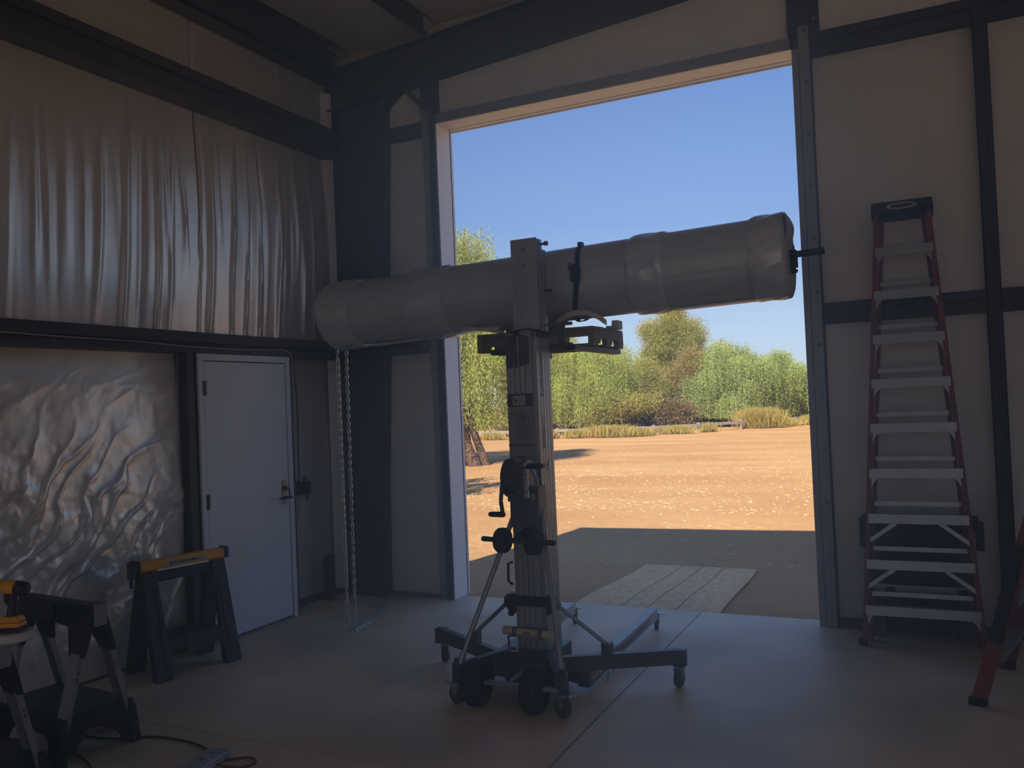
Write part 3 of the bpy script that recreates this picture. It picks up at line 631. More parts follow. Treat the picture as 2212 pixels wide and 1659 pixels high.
# dark undergrowth below the trees
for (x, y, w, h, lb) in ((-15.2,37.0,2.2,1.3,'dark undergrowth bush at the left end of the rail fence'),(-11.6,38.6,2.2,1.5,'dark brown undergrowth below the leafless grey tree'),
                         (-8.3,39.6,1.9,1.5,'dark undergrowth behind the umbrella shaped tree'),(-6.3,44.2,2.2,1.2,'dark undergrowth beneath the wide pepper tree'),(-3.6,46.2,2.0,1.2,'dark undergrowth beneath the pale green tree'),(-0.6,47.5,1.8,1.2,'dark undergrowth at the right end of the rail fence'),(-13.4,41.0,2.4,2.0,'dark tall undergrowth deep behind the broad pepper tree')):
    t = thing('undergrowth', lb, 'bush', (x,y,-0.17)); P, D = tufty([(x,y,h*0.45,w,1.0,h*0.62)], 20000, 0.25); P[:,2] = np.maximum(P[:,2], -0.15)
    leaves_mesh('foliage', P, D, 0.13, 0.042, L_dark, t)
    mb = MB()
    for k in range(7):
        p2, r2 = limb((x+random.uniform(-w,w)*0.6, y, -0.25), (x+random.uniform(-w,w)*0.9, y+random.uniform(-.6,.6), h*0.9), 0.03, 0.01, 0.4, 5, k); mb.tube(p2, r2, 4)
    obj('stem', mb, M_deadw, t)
# the fence itself
tf = thing('rail_fence', 'low weathered rail fence along the far edge of the yard', 'fence', (-9,33,-0.17))
fp = [(-19.0,33.6),(-16.6,33.2),(-14.2,33.0),(-11.8,33.0),(-9.4,33.3),(-7.2,34.2),(-5.4,36.0),(-3.8,38.4),(-2.3,40.8),(-0.8,43.2),(1.2,45.8)]
for i, (x, y) in enumerate(fp):
    z = float(gz(x, y)); obj('fence_post', MB().box((x-0.07,y-0.07,z-0.1),(x+0.07,y+0.07,z+0.50)), M_fence, tf)
    if i < len(fp)-1:
        x2, y2 = fp[i+1]; z2 = float(gz(x2, y2)); obj('rail', MB().bar((x,y-0.09,z+0.38),(x2,y2-0.09,z2+0.37),0.05,0.15), M_fence, tf)
# weeds along the fence
for i, (x, y, w, h, n) in enumerate(((-12.2,32.3,0.5,0.45,260),(-10.6,32.4,0.5,0.4,220),(-8.9,32.5,1.0,0.55,500),(-7.6,33.2,0.6,0.4,240),(-6.2,34.6,0.7,0.4,300),(-2.95,39.1,0.9,0.95,700),(-1.9,40.9,0.6,0.4,260),(-0.8,42.2,0.5,0.5,220),(-15.3,32.6,0.6,0.35,200),(-5.0,36.2,0.4,0.45,160))):
    lb = ['short dry weeds by the fence left of the broad pepper trunk','small dry weed tuft below the leafless tree','long strip of dry weeds under the umbrella shaped tree','low dry weeds right of the forked trunk','dry weed strip in front of the half dry tree',
          'largest clump of tall yellow weeds at the fence','low weeds just right of the largest weed clump','last dry weeds by the right jamb','sparse weeds at the left end of the fence','small weed tuft beneath the wide pepper tree'][i]
    k = n*6; P = np.stack([rng.normal(x, w*0.5, k), rng.normal(y, 0.18, k), np.full(k, -0.16)], 1); P[:,2] = gz(P[:,0], P[:,1])-0.01
    D = rng.normal(size=(k,3))*0.3; D[:,2] = 1; D /= np.linalg.norm(D,axis=1)[:,None]
    wd = leaves_mesh('weed_clump', P, D, h, 0.035, L_weed, None, 'stuff'); tag(wd, lb, 'weeds')

# ------------------------------------------------------------ the material lift
lift = thing('material_lift', 'tall aluminium mast lift on casters holding the big roll in front of the doorway', 'lift', (2.65,-1.8,0))
# nested mast sections, rear one towards the viewer
for k in range(5):
    y0 = -1.900+0.042*k; hw = 0.1025
    mb = MB(); xa, xb = 2.648-hw, 2.648+hw; top = 2.135-0.006*k; y1 = y0+0.037
    mb.box((xa,y0,0.06),(xa+0.012,y1,top)).box((xb-0.012,y0,0.06),(xb,y1,top)).box((xa+0.012,y0+0.012,0.06),(xb-0.012,y0+0.018,top))
    if k == 0:
        for (a, b) in ((2.552,2.566),(2.569,2.600),(2.604,2.634),(2.638,2.668),(2.672,2.714)): mb.box((a,y0-0.002,0.06),(b,y0+0.012,top))
        mb.box((2.7145,y0-0.004,0.06),(2.717,y0+0.012,top))
    obj('mast_section', mb, M_mast, lift, bevel=0.0015)
obj('mast_core', MB().box((2.560,-1.886,0.08),(2.744,-1.700,2.12)), M_ink, lift)
# raised section
mb = MB(); mb.box((2.564,-1.806,2.06),(2.738,-1.796,2.722)).box((2.564,-1.796,2.06),(2.572,-1.77,2.715)).box((2.730,-1.796,2.06),(2.738,-1.77,2.715))
for (a, b) in ((2.592,2.594),(2.624,2.626),(2.668,2.670),(2.70,2.702)): mb.box((a,-1.808,2.08),(b,-1.806,2.66))
top_s = obj('mast_section', mb, M_mast, lift)
obj('mast_section', MB().box((2.572,-1.775,2.06),(2.744,-1.768,2.715)).box((2.736,-1.768,2.06),(2.744,-1.735,2.715)).box((2.572,-1.768,2.06),(2.58,-1.735,2.715)), M_mast, lift)
obj('mast_section', MB().box((2.58,-1.738,2.06),(2.748,-1.730,2.655)).box((2.740,-1.73,2.06),(2.748,-1.69,2.655)).box((2.58,-1.73,2.06),(2.588,-1.69,2.655)), M_mast, lift)
obj('pull_pin', MB().cyl((2.735,-1.75,2.685),(2.785,-1.75,2.687),0.008,8).cyl((2.770,-1.75,2.687),(2.79,-1.75,2.687),0.014,10), M_bolt, lift)
obj('pull_pin', MB().cyl((2.74,-1.72,2.40),(2.79,-1.72,2.40),0.010,8), M_bolt, lift)
for z in (2.655,2.555): obj('rivet', MB().cyl((2.648,-1.812,z),(2.648,-1.806,z),0.010,8), M_bolt, lift)
# head hardware
obj('head_bracket', MB().box((2.556,-1.918,1.925),(2.622,-1.90,2.125)).box((2.556,-1.925,2.06),(2.622,-1.90,2.075)), M_darksteel, lift, bevel=0.003)
obj('head_bracket', MB().prism([(2.645,1.935),(2.70,1.945),(2.705,2.11),(2.65,2.125)], 1, -1.92, -1.90).box((2.66,-1.93,1.96),(2.695,-1.905,1.99)), M_darksteel, lift, bevel=0.003)
obj('latch_knob', MB().lathe([(0.0,-0.02),(0.017,-0.016),(0.022,0.0),(0.017,0.016),(0,0.02)],(2.632,-1.93,2.135),(0,1,0),12), M_black, lift, smooth=True)
obj('cable_guard', MB().tube([(2.64,-1.90,2.15),(2.68,-1.88,2.16),(2.75,-1.83,2.145),(2.755,-1.72,2.13)],0.006,6), M_black, lift, smooth=True)
obj('head_cap', MB().box((2.722,-1.895,2.105),(2.756,-1.70,2.145)), M_black, lift, bevel=0.003)
# fork carriage and forks
obj('fork_carriage', MB().box((2.40,-1.69,2.02),(2.90,-1.665,2.07)).box((2.45,-1.69,2.07),(2.49,-1.66,2.18)).box((2.81,-1.69,2.07),(2.85,-1.66,2.18)).box((2.40,-1.69,2.18),(2.90,-1.665,2.20)), M_darksteel, lift, bevel=0.003)
for x in (2.335, 2.86): obj('fork', MB().box((x,-1.69,2.025),(x+0.06,-0.82,2.058)), M_black, lift, bevel=0.004)
# labels on the mast
lb1 = obj('warning_plate', MB().box((2.547,-1.906,1.69),(2.716,-1.903,1.768)), M_black, lift)
w = obj('warning_label', MB().box((2.585,-1.908,1.699),(2.668,-1.906,1.757)), M_label, lb1)
mb = MB().prism([(2.589,1.742),(2.602,1.742),(2.6,1.726),(2.594,1.722)],1,-1.9085,-1.908)
for i in range(5): mb.box((2.612,-1.9085,1.737-0.008*i),(2.662-0.006*(i%2),-1.908,1.740-0.008*i))
mb.prism([(2.594,1.735),(2.612,1.735),(2.603,1.706)],1,-1.9085,-1.908)
obj('label_print', mb, M_ink, lb1, kind='stuff')
lb2 = obj('instruction_plate', MB().box((2.548,-1.906,1.462),(2.716,-1.903,1.684)), mat('grey_instruction_label',(128,122,114),0.6,0,0.04,20), lift)
mb = MB(); r_ = random.Random(3)
for i in range(17):
    z = 1.655-0.0105*i; mb.box((2.594,-1.907,z),(2.594+r_.uniform(0.06,0.112),-1.906,z+0.003))
mb.prism([(2.628,1.638),(2.646,1.638),(2.637,1.622)],1,-1.9075,-1.907).prism([(2.652,1.636),(2.662,1.62),(2.645,1.62)],1,-1.9075,-1.907)
obj('label_print', mb, M_ink, lb2, kind='stuff')
obj('joint_strip', MB().box((2.547,-1.908,1.450),(2.716,-1.903,1.462)), M_black, lift)
lb3 = obj('instruction_plate', MB().box((2.548,-1.906,1.372),(2.716,-1.903,1.448)), MATS['grey_instruction_label'], lift)
obj('label_print', MB().prism([(2.64,1.43),(2.65,1.43),(2.645,1.412)],1,-1.907,-1.906).box((2.575,-1.907,1.385),(2.66,-1.906,1.39)), M_ink, lb3)
# lettering down the right side of the mast: reads upwards
AX = lambda y, z: axes((2.7512,y,z), (0,0,1), (0,-1,0), (1,0,0))
text_mesh('Superlift Contractor', 0.040, AX(-1.838,1.885), 'side_lettering', M_ink, lift, sx=0.84, bold=True)
lg = obj('side_label', MB().box((2.7505,-1.852,1.43),(2.7512,-1.824,1.64)), M_label, lift)
obj('blue_patch', MB().box((2.7511,-1.851,1.432),(2.7514,-1.825,1.55)), M_navy, lg)
text_mesh('Genie', 0.030, axes((2.7516,-1.838,1.49), (0,0,1), (0,-1,0), (1,0,0)), 'side_lettering', M_label, lg, bold=True)
# scuff marks on the side
for (y, z) in ((-1.80,1.33),(-1.79,1.36),(-1.84,1.35)): obj('scuff', MB().tube([(2.7508,y,z),(2.7510,y-0.008,z-0.02),(2.7508,y+0.004,z-0.035)],0.0025,4), M_ink, lift)
# winch
wn = obj('winch', MB().lathe([(0.05,-0.09),(0.113,-0.088),(0.113,-0.078),(0.088,-0.076),(0.088,0.03),(0.108,0.032),(0.108,0.045),(0.05,0.05)],(2.69,-2.045,1.275),(1,0,0),28), M_darksteel, lift, smooth=True)
obj('winch_bracket', MB().box((2.595,-2.03,0.98),(2.78,-1.905,1.22)).box((2.615,-2.10,1.14),(2.77,-1.95,1.19)).box((2.66,-2.10,1.17),(2.735,-2.02,1.36)), M_darksteel, lift, bevel=0.006)
wp = obj('winch_plate', MB().box((2.735,-2.125,1.165),(2.765,-2.115,1.345)).box((2.735,-2.125,1.33),(2.765,-2.06,1.345)), M_steelz, lift, bevel=0.002)
for z in (1.20,1.30): obj('hole', MB().cyl((2.749,-2.1265,z),(2.749,-2.125,z),0.008,10), M_ink, wp)
obj('drive_shaft', MB().cyl((2.575,-2.09,1.215),(2.82,-2.09,1.22),0.011,10).cyl((2.57,-2.09,1.215),(2.585,-2.09,1.215),0.018,10), M_darksteel, lift)
for (pts, g0, g1) in (([(2.578,-2.09,1.215),(2.572,-2.10,1.145),(2.592,-2.12,1.07)], (2.604,-2.12,1.068), (2.505,-2.125,1.069)),
                      ([(2.80,-2.09,1.218),(2.808,-2.11,1.28),(2.783,-2.13,1.345)], (2.765,-2.13,1.348), (2.868,-2.135,1.351))):
    mb = MB()
    for a, b in zip(pts[:-1], pts[1:]): mb.bar(a, b, 0.007, 0.024, (1,0,0.2))
    c = obj('crank', mb, M_steelz if pts[0][0] > 2.7 else M_darksteel, lift)
    obj('crank_grip', MB().tube([g0, Vector(g0).lerp(Vector(g1),0.15), Vector(g0).lerp(Vector(g1),0.85), g1],[0.013,0.017,0.016,0.012],10), M_black, c, smooth=True)
# loading bars, loading wheels and their grips
for (a, b) in (((2.352,-2.27,0.235),(2.60,-1.96,1.075)), ((2.988,-2.27,0.235),(2.770,-1.96,1.075))):
    obj('loading_bar', MB().cyl(a, b, 0.0155, 12).cyl(Vector(a)+Vector((0,0,-0.01)), Vector(a).lerp(Vector(b),0.06), 0.021, 10), M_mast, lift, smooth=True)
obj('loading_axle', MB().cyl((2.50,-2.075,0.912),(2.83,-2.075,0.908),0.016,12).bar((2.66,-1.90,0.95),(2.66,-2.075,0.91),0.06,0.03), M_darksteel, lift, smooth=True)
for (x, z) in ((2.566,0.912),(2.764,0.906)):
    lwz = obj('loading_wheel', MB().lathe([(0.03,-0.034),(0.062,-0.036),(0.073,-0.022),(0.075,0.0),(0.073,0.022),(0.062,0.036),(0.03,0.034)],(x,-2.085,z),(1,0,0.0),24), M_rubber, lift, smooth=True)
    obj('hub', MB().lathe([(0.0,-0.038),(0.028,-0.038),(0.030,0.038),(0.0,0.040)],(x,-2.085,z),(1,0,0),14), M_darksteel, lwz, smooth=True)
for (a, b) in (((2.53,-2.075,0.912),(2.428,-2.085,0.918)), ((2.80,-2.075,0.907),(2.90,-2.085,0.906))):
    obj('loading_grip', MB().tube([a, Vector(a).lerp(Vector(b),0.9), b],[0.014,0.016,0.012],10), M_black, lift, smooth=True)
# tube of papers and carry handles
mt = obj('manual_tube', MB().lathe([(0.018,-0.162),(0.026,-0.16),(0.026,-0.11),(0.024,-0.108),(0.024,0.108),(0.026,0.11),(0.026,0.16),(0.018,0.162)],(2.64,-1.945,0.342),Vector((1,0,-0.045)),18), M_cream, lift, smooth=True)
for dx in (-0.092,-0.075,0.075,0.09): obj('tube_strap', MB().lathe([(0.024,-0.004),(0.0275,-0.004),(0.0275,0.004),(0.024,0.004)],(2.64+dx,-1.945,0.342-0.045*dx),Vector((1,0,-0.045)),16), M_black, mt)
mb = MB()
for i in range(4): mb.box((2.615,-1.9712,0.350-0.006*i),(2.665-0.005*(i%2),-1.9700,0.3525-0.006*i))
obj('tube_print', mb, M_ink, mt, kind='stuff')
obj('carry_handle', MB().tube([(2.548,-1.93,0.755),(2.518,-1.93,0.745),(2.516,-1.93,0.64),(2.545,-1.93,0.62)],0.008,8), M_black, lift, smooth=True)
obj('carry_handle', MB().tube([(2.55,-1.93,0.315),(2.505,-1.94,0.31),(2.506,-1.94,0.245),(2.55,-1.93,0.238)],0.007,8), M_black, lift, smooth=True)
# collar, stabiliser braces, outriggers
obj('collar', MB().box((2.53,-1.925,0.492),(2.765,-1.905,0.55)).prism([(2.47,0.50),(2.50,0.46),(2.545,0.44),(2.545,0.56),(2.50,0.56),(2.475,0.54)],1,-1.92,-1.86).prism([(2.75,0.44),(2.79,0.46),(2.83,0.50),(2.80,0.555),(2.75,0.56)],1,-1.92,-1.86).cyl((2.52,-1.95,0.455),(2.55,-1.95,0.455),0.02,8), M_black, lift, bevel=0.004)
for s in (-1, 1):
    X = lambda d: 2.648+s*d
    inner = Vector((X(0.18),-1.955,0.178)); outer = Vector((X(0.825),-1.60,0.180)); soc = inner.lerp(outer, 0.40)
    obj('outrigger', MB().bar(inner, outer, 0.05, 0.085).box((min(X(0.775),X(0.85)),-1.635,0.125),(max(X(0.775),X(0.85)),-1.575,0.2225)), M_darksteel, lift, bevel=0.003)
    obj('brace_socket', MB().box((soc.x-0.028,soc.y-0.03,0.215),(soc.x+0.028,soc.y+0.03,0.285)), M_darksteel, lift, bevel=0.003)
    obj('stabiliser_brace', MB().cyl((X(0.165),-1.885,0.50),(soc.x,soc.y,0.275),0.013,10), M_mast, lift, smooth=True)
def caster(x, y, zt, r, yaw, parent=lift, m=M_greyrub):
    d = Vector((math.cos(yaw), math.sin(yaw), 0)); ax = Vector((-d.y, d.x, 0)); c = Vector((x,y,r))
    f = MB().cyl((x,y,zt),(x,y,zt-0.018),0.026,12)
    for s in (-1, 1):
        o_ = ax*0.022*s; f.hexa([c+o_-d*0.012-ax*0.002-Vector((0,0,0.006)), c+o_+d*0.012-ax*0.002-Vector((0,0,0.006)), c+o_+d*0.012+ax*0.002-Vector((0,0,0.006)), c+o_-d*0.012+ax*0.002-Vector((0,0,0.006)),
                                Vector((x,y,zt-0.016))+o_-d*0.028-ax*0.002, Vector((x,y,zt-0.016))+o_+d*0.028-ax*0.002, Vector((x,y,zt-0.016))+o_+d*0.028+ax*0.002, Vector((x,y,zt-0.016))+o_-d*0.028+ax*0.002])
    t_ = Vector((x,y,zt-0.018)); f.bar(t_-ax*0.025, t_+ax*0.025, 0.05, 0.006)
    k = obj('caster', f, M_steelz, parent)
    obj('wheel', MB().lathe([(0.012,-0.016),(r-0.006,-0.016),(r,-0.009),(r,0.009),(r-0.006,0.016),(0.012,0.016)], c, ax, 22), m, k, smooth=True)
    return k
caster(3.452,-1.605,0.13,0.050,1.35); caster(1.862,-1.605,0.13,0.050,1.75)
# base body
bm = MB().box((2.50,-2.0,0.055),(2.80,-1.66,0.235))
bm.hexa([(2.335,-2.24,0.135),(2.385,-2.25,0.135),(2.56,-1.96,0.10),(2.50,-1.95,0.10),(2.335,-2.24,0.232),(2.385,-2.25,0.232),(2.56,-1.96,0.252),(2.50,-1.95,0.252)])
bm.hexa([(2.925,-2.25,0.135),(2.99,-2.24,0.135),(2.80,-1.95,0.10),(2.74,-1.96,0.10),(2.925,-2.25,0.232),(2.99,-2.24,0.232),(2.80,-1.95,0.252),(2.74,-1.96,0.252)])
bm.hexa([(2.36,-2.19,0.150),(2.96,-2.19,0.150),(2.94,-2.16,0.150),(2.38,-2.16,0.150),(2.46,-2.02,0.245),(2.84,-2.02,0.245),(2.84,-1.99,0.245),(2.46,-1.99,0.245)])
obj('base_frame', bm, M_darksteel, lift, bevel=0.004)
obj('axle_bar', MB().box((2.36,-2.285,0.128),(2.985,-2.255,0.152)), M_mast, lift, bevel=0.002)
obj('axle_brace', MB().bar((2.665,-2.262,0.150),(2.735,-2.02,0.215),0.03,0.012), M_mast, lift)
for (x, s) in ((2.335,-1),(2.99,1)):
    obj('corner_post', MB().box((x-0.024,-2.295,0.125),(x+0.024,-2.245,0.235)).box((x-0.03,-2.30,0.118),(x+0.03,-2.24,0.128)).cyl((x,-2.27,0.235),(x,-2.27,0.26),0.02,10), M_darksteel, lift, bevel=0.002)
    k = caster(x,-2.285,0.128,0.059,-0.30 if s < 0 else -0.42, m=M_greyrub)
    obj('brake_lever', MB().box((min(x,x+s*0.075),-2.30,0.112),(max(x,x+s*0.075),-2.262,0.117)).cyl((x+s*0.062,-2.28,0.108),(x+s*0.062,-2.28,0.124),0.008,8), M_steelz, k)
for x in (2.462, 2.822):
    bw = obj('rear_wheel', MB().lathe([(0.05,-0.050),(0.098,-0.052),(0.122,-0.045),(0.131,-0.028),(0.133,0.0),(0.131,0.028),(0.122,0.045),(0.098,0.052),(0.05,0.050)],(x,-2.272,0.133),(1,0,0),32), M_rubber, lift, smooth=True)
    obj('rim', MB().lathe([(0.0,-0.042),(0.055,-0.046),(0.06,-0.050),(0.06,0.050),(0.055,0.046),(0.0,0.042)],(x,-2.272,0.133),(1,0,0),20), M_darksteel, bw, smooth=True)
# forward legs with lettering
for s, xc in ((-1, 2.318), (1, 2.965)):
    lg_ = obj('base_leg', MB().bar((xc,-1.40,0.098),(xc,-0.455,0.120),0.055,0.082), M_mast, lift, bevel=0.003)
    obj('leg_sleeve', MB().hexa([(xc-0.036,-1.905,0.040),(xc+0.036,-1.905,0.040),(xc+0.036,-1.36,0.058),(xc-0.036,-1.36,0.058),(xc-0.036,-1.905,0.128),(xc+0.036,-1.905,0.128),(xc+0.036,-1.36,0.142),(xc-0.036,-1.36,0.142)]).bar((xc-s*0.03,-1.86,0.09),(2.648+s*0.14,-1.86,0.11),0.08,0.07), M_darksteel, lift, bevel=0.003)
    kk = caster(xc+0.005,-0.425,0.120,0.048,1.9)
    obj('brake_lever', MB().box((xc+0.01,-0.44,0.112),(xc+0.065,-0.40,0.117)), M_steelz, kk)
    d = (Vector((0,-0.455,0.120))-Vector((0,-1.40,0.098))).normalized(); nrm = Vector((1,0,0))
    xs_ = xc+0.0278; st = MB().bar((xs_,-1.36,0.099),(xs_,-0.62,0.116),0.0010,0.062); sk = obj('leg_sticker', st, M_label, lg_)
    up = nrm.cross(d)
    def T(s_, sz, y, sx=1.0):
        zc = 0.098+(y+1.40)/(0.945)*0.022
        text_mesh(s_, sz, axes((xs_+0.0008,y,zc), d, up, nrm), 'sticker_lettering', M_ink, lg_, depth=0.0003, sx=sx, bold=True)
    T('United Rentals', 0.048, -1.195, 0.92); T('1-800-UR-RENTS', 0.054, -0.83, 0.88); T('|', 0.06, -1.03)
obj('sleeve_label', MB().bar((3.0015,-1.86,0.088),(3.0015,-1.66,0.094),0.001,0.05), M_label, lift)
obj('sleeve_label', MB().bar((3.0020,-1.85,0.097),(3.0020,-1.70,0.101),0.001,0.010), M_redp, lift)
for (a, b) in (((3.0,-1.60,0.07),(3.02,-1.66,0.006)),((3.0,-1.52,0.08),(3.01,-1.53,0.01))):
    obj('tie_wire', MB().tube([a, Vector(a).lerp(Vector(b),.5)+Vector((0.012,0,0.004)), b],0.0022,5), M_ink, lift)

# ------------------------------------------------------------ the pallet, pads, rolled door and strap on the forks
pal = thing('wooden_pallet', 'weathered wooden pallet with notched side boards resting on the lift forks', 'pallet', (2.54,-1.15,2.06))
x0, x1, y0, y1 = 2.12, 2.955, -1.46, -0.86
for x in (x0, 2.52, x1-0.035):
    pts = [(y0,2.076),(y0+0.13,2.076),(y0+0.15,2.112),(y0+0.25,2.112),(y0+0.27,2.076),(y0+0.36,2.076),(y0+0.38,2.112),(y0+0.48,2.112),(y0+0.50,2.076),(y1,2.076),(y1,2.166),(y0,2.166)]
    obj('stringer', MB().prism(pts, 0, x, x+0.035), M_pallet, pal)
for i in range(5):
    y = y0+i*0.125; obj('deck_board', MB().box((x0,y,2.166),(x1,y+0.095,2.184+0.002*(i%2))), M_pallet, pal, bevel=0.002)
for y in (y0, -1.21, y1-0.095): obj('bottom_board', MB().box((x0,y,2.058),(x1,y+0.09,2.076)), M_pallet, pal, bevel=0.002)
def arch(name, label, x_a, x_b, yf, yb, zb, rise, th, dx, flat):
    prof = []; n = 14
    for i in range(n+1):
        t_ = i/n; prof.append((x_a+(x_b-x_a)*t_, zb+th+rise*math.sin(math.pi*t_)**0.8))
    low = [(p[0], p[1]-th) for p in prof][::-1]
    mb = MB(); poly = prof+low; N = len(poly)
    V = [(u,yf,v) for (u,v) in poly]+[(u+dx,yb,v) for (u,v) in poly]; m_ = n+1
    F = [(i,(i+1)%N,N+(i+1)%N,N+i) for i in range(N)]
    for i in range(n): F += [(i,2*m_-1-i,2*m_-2-i,i+1), (N+i,N+i+1,N+2*m_-2-i,N+2*m_-1-i)]
    mb.add(V, F)
    if flat: mb.box((x_a-0.11,yf,zb-0.005),(x_a+0.01,yf+0.12,zb+th))
    o = obj(name, mb, M_card, None, smooth=True); return tag(o, label, 'pad')
arch('curved_pad', 'pale curved foam pad bowed up between the roll and the pallet right of the mast', 2.70, 3.035, -1.478, -1.36, 2.188, 0.070, 0.034, -0.02, False)
tag(obj('foam_wedge', MB().hexa([(2.03,-1.50,2.233),(2.25,-1.50,2.19),(2.25,-1.30,2.19),(2.03,-1.30,2.233),(2.03,-1.50,2.240),(2.25,-1.50,2.222),(2.25,-1.30,2.222),(2.03,-1.30,2.240)]), M_card, None), 'tan tapered wedge under the roll left of the mast', 'wedge')
tag(obj('foam_block', MB().box((2.59,-1.49,2.187),(2.705,-1.40,2.232)), M_blackm, None, bevel=0.006), 'dark block at the left foot of the curved pad just right of the mast', 'block')
tag(obj('foam_block', MB().box((2.94,-1.05,2.186),(2.985,-0.95,2.246)).box((2.90,-1.06,2.186),(2.97,-0.94,2.21)), M_card, None, bevel=0.004), 'pale block under the roll at the far right corner of the pallet', 'block')
# rolled door curtain
A = Vector((0.76,-1.235,2.433)); B = Vector((4.142,-1.235,2.530)); ax = (B-A).normalized(); L = (B-A).length
roll = thing('rolled_door', 'long horizontal roll of door curtain wrapped in film bands lying across the lift', 'door roll', (2.45,-1.235,2.23))
rr = 0.242
def rollmesh(r_fn, t0, t1, nt, n=72):
    a = Vector((0,-1,0)); a = (a-ax*a.dot(ax)).normalized(); b = ax.cross(a); mb = MB(); V = []
    for i in range(nt+1):
        t_ = t0+(t1-t0)*i/nt
        for k in range(n):
            an = 2*math.pi*k/n; r_ = r_fn(t_, an); V.append(A+ax*t_+(a*math.cos(an)+b*math.sin(an))*r_)
    F = [(i*n+k, i*n+(k+1)%n, (i+1)*n+(k+1)%n, (i+1)*n+k) for i in range(nt) for k in range(n)]
    return mb.add(V, F+[tuple(range(n)), tuple(range(nt*n,(nt+1)*n))])
# polygonal slats: curtain steps at its loose edge
def r_cur(t_, an):
    q = (an % (2*math.pi))/(2*math.pi); return rr + 0.010*(q-0.5) - 0.003*abs(math.sin(an*14))
obj('curtain', rollmesh(r_cur, 0.01, L-0.01, 4, 112), M_curtain, roll, smooth=True)
for (a0, a1, e) in ((-0.005,0.30,0.012),(0.78,1.10,0.011),(2.43,2.66,0.010),(3.18,L+0.006,0.011)):
    rs_ = np.random.default_rng(int(a0*100)+9); ph = rs_.uniform(0,6,6)
    def r_b(t_, an, a0=a0, a1=a1, e=e, ph=ph):
        u = (t_-a0)/(a1-a0); ed = min(1, min(u, 1-u)*7+0.25)
        if a0 < 0 and u < 0.35: ed = 1; 
        base = rr+0.006+e*ed+0.003*math.sin(9*u+3*math.sin(an*3+ph[0]))+0.0022*math.sin(an*23+u*8+ph[1])
        if a0 < 0: base *= (1-0.22*max(0,(0.18-u)/0.18)**2)
        if a1 > L: base *= (1-0.10*max(0,(u-0.9)/0.1)**2)
        return base
    obj('film_band', rollmesh(r_b, a0, a1, 22, 96), M_film, roll, smooth=True)
obj('shaft', MB().cyl(B-ax*0.05, B+ax*0.20, 0.020, 14), M_steel, roll, smooth=True)
obj('shaft', MB().cyl(A+ax*0.05, A-ax*0.05, 0.020, 14), M_steel, roll, smooth=True)
obj('shaft_clamp', MB().box((4.13,-1.275,2.455),(4.185,-1.195,2.555)).cyl((4.165,-1.26,2.43),(4.18,-1.24,2.43),0.012,8).cyl((4.17,-1.24,2.56),(4.17,-1.24,2.585),0.005,6).bar((4.15,-1.24,2.46),(4.172,-1.24,2.42),0.012,0.03), M_ink, roll)
mb = MB().grid(lambda u, v: tuple(B+ax*(0.004+0.035*math.sin(math.pi*v)*(0.4+0.6*math.sin(math.pi*u))) + Vector((0,-0.14+0.28*u-0.05,0.235-0.17*v))), 8, 8)
obj('film_flap', mb, M_film, roll, smooth=True)
obj('bottom_bar', MB().bar(A+Vector((0.32,0.02,-0.243)), A+ax*0.78+Vector((0,0.02,-0.243)), 0.09, 0.010).bar(A+ax*2.66+Vector((0,0.02,-0.243)), A+ax*3.2+Vector((0,0.02,-0.243)), 0.10, 0.012), M_curtain, roll)
# ratchet strap
c0 = A+ax*2.045
st = thing('ratchet_strap', 'black ratchet strap buckled around the roll just right of the mast', 'strap', (c0.x,c0.y,c0.z-0.26))
a_ = Vector((0,-1,0)); b_ = ax.cross(a_).normalized(); V = []; n = 40; F = []
for k in range(n+1):
    an = R(-62)+ (R(-62)-R(-62)+ R(245))*k/n; sh = -(0.014+0.026*math.sin(an))
    for (rad, w_) in ((rr+0.008,-0.016),(rr+0.008,0.016),(rr+0.0115,0.016),(rr+0.0115,-0.016)):
        V.append(c0+ax*(w_+0.066-0.0305*math.sin(an)-0.062*math.sin(an)**2)+(a_*math.cos(an)-b_*math.sin(an)*-1)*rad)
for k in range(n): 
    for j in range(4): F.append((4*k+j, 4*k+(j+1)%4, 4*k+4+(j+1)%4, 4*k+4+j))
obj('webbing', MB().add(V, F), M_black, st)
pt = c0+ax*0.066+a_*(rr+0.022)+Vector((0,0,0.03))
obj('ratchet_buckle', MB().box((pt.x-0.028,pt.y-0.022,pt.z-0.055),(pt.x+0.026,pt.y+0.012,pt.z+0.055)).cyl((pt.x-0.035,pt.y-0.012,pt.z+0.03),(pt.x+0.03,pt.y-0.012,pt.z+0.03),0.018,10).tube([(pt.x-0.028,pt.y-0.01,pt.z+0.07),(pt.x-0.045,pt.y-0.012,pt.z+0.06),(pt.x-0.043,pt.y-0.012,pt.z+0.03),(pt.x-0.03,pt.y-0.01,pt.z+0.02)],0.005,6), M_ink, st, bevel=0.003)
pt2 = c0+ax*0.037+Vector((0,0,rr-0.005)); obj('strap_hook', MB().box((pt2.x-0.014,pt2.y-0.10,pt2.z-0.016),(pt2.x+0.014,pt2.y-0.05,pt2.z+0.022)), M_black, st)

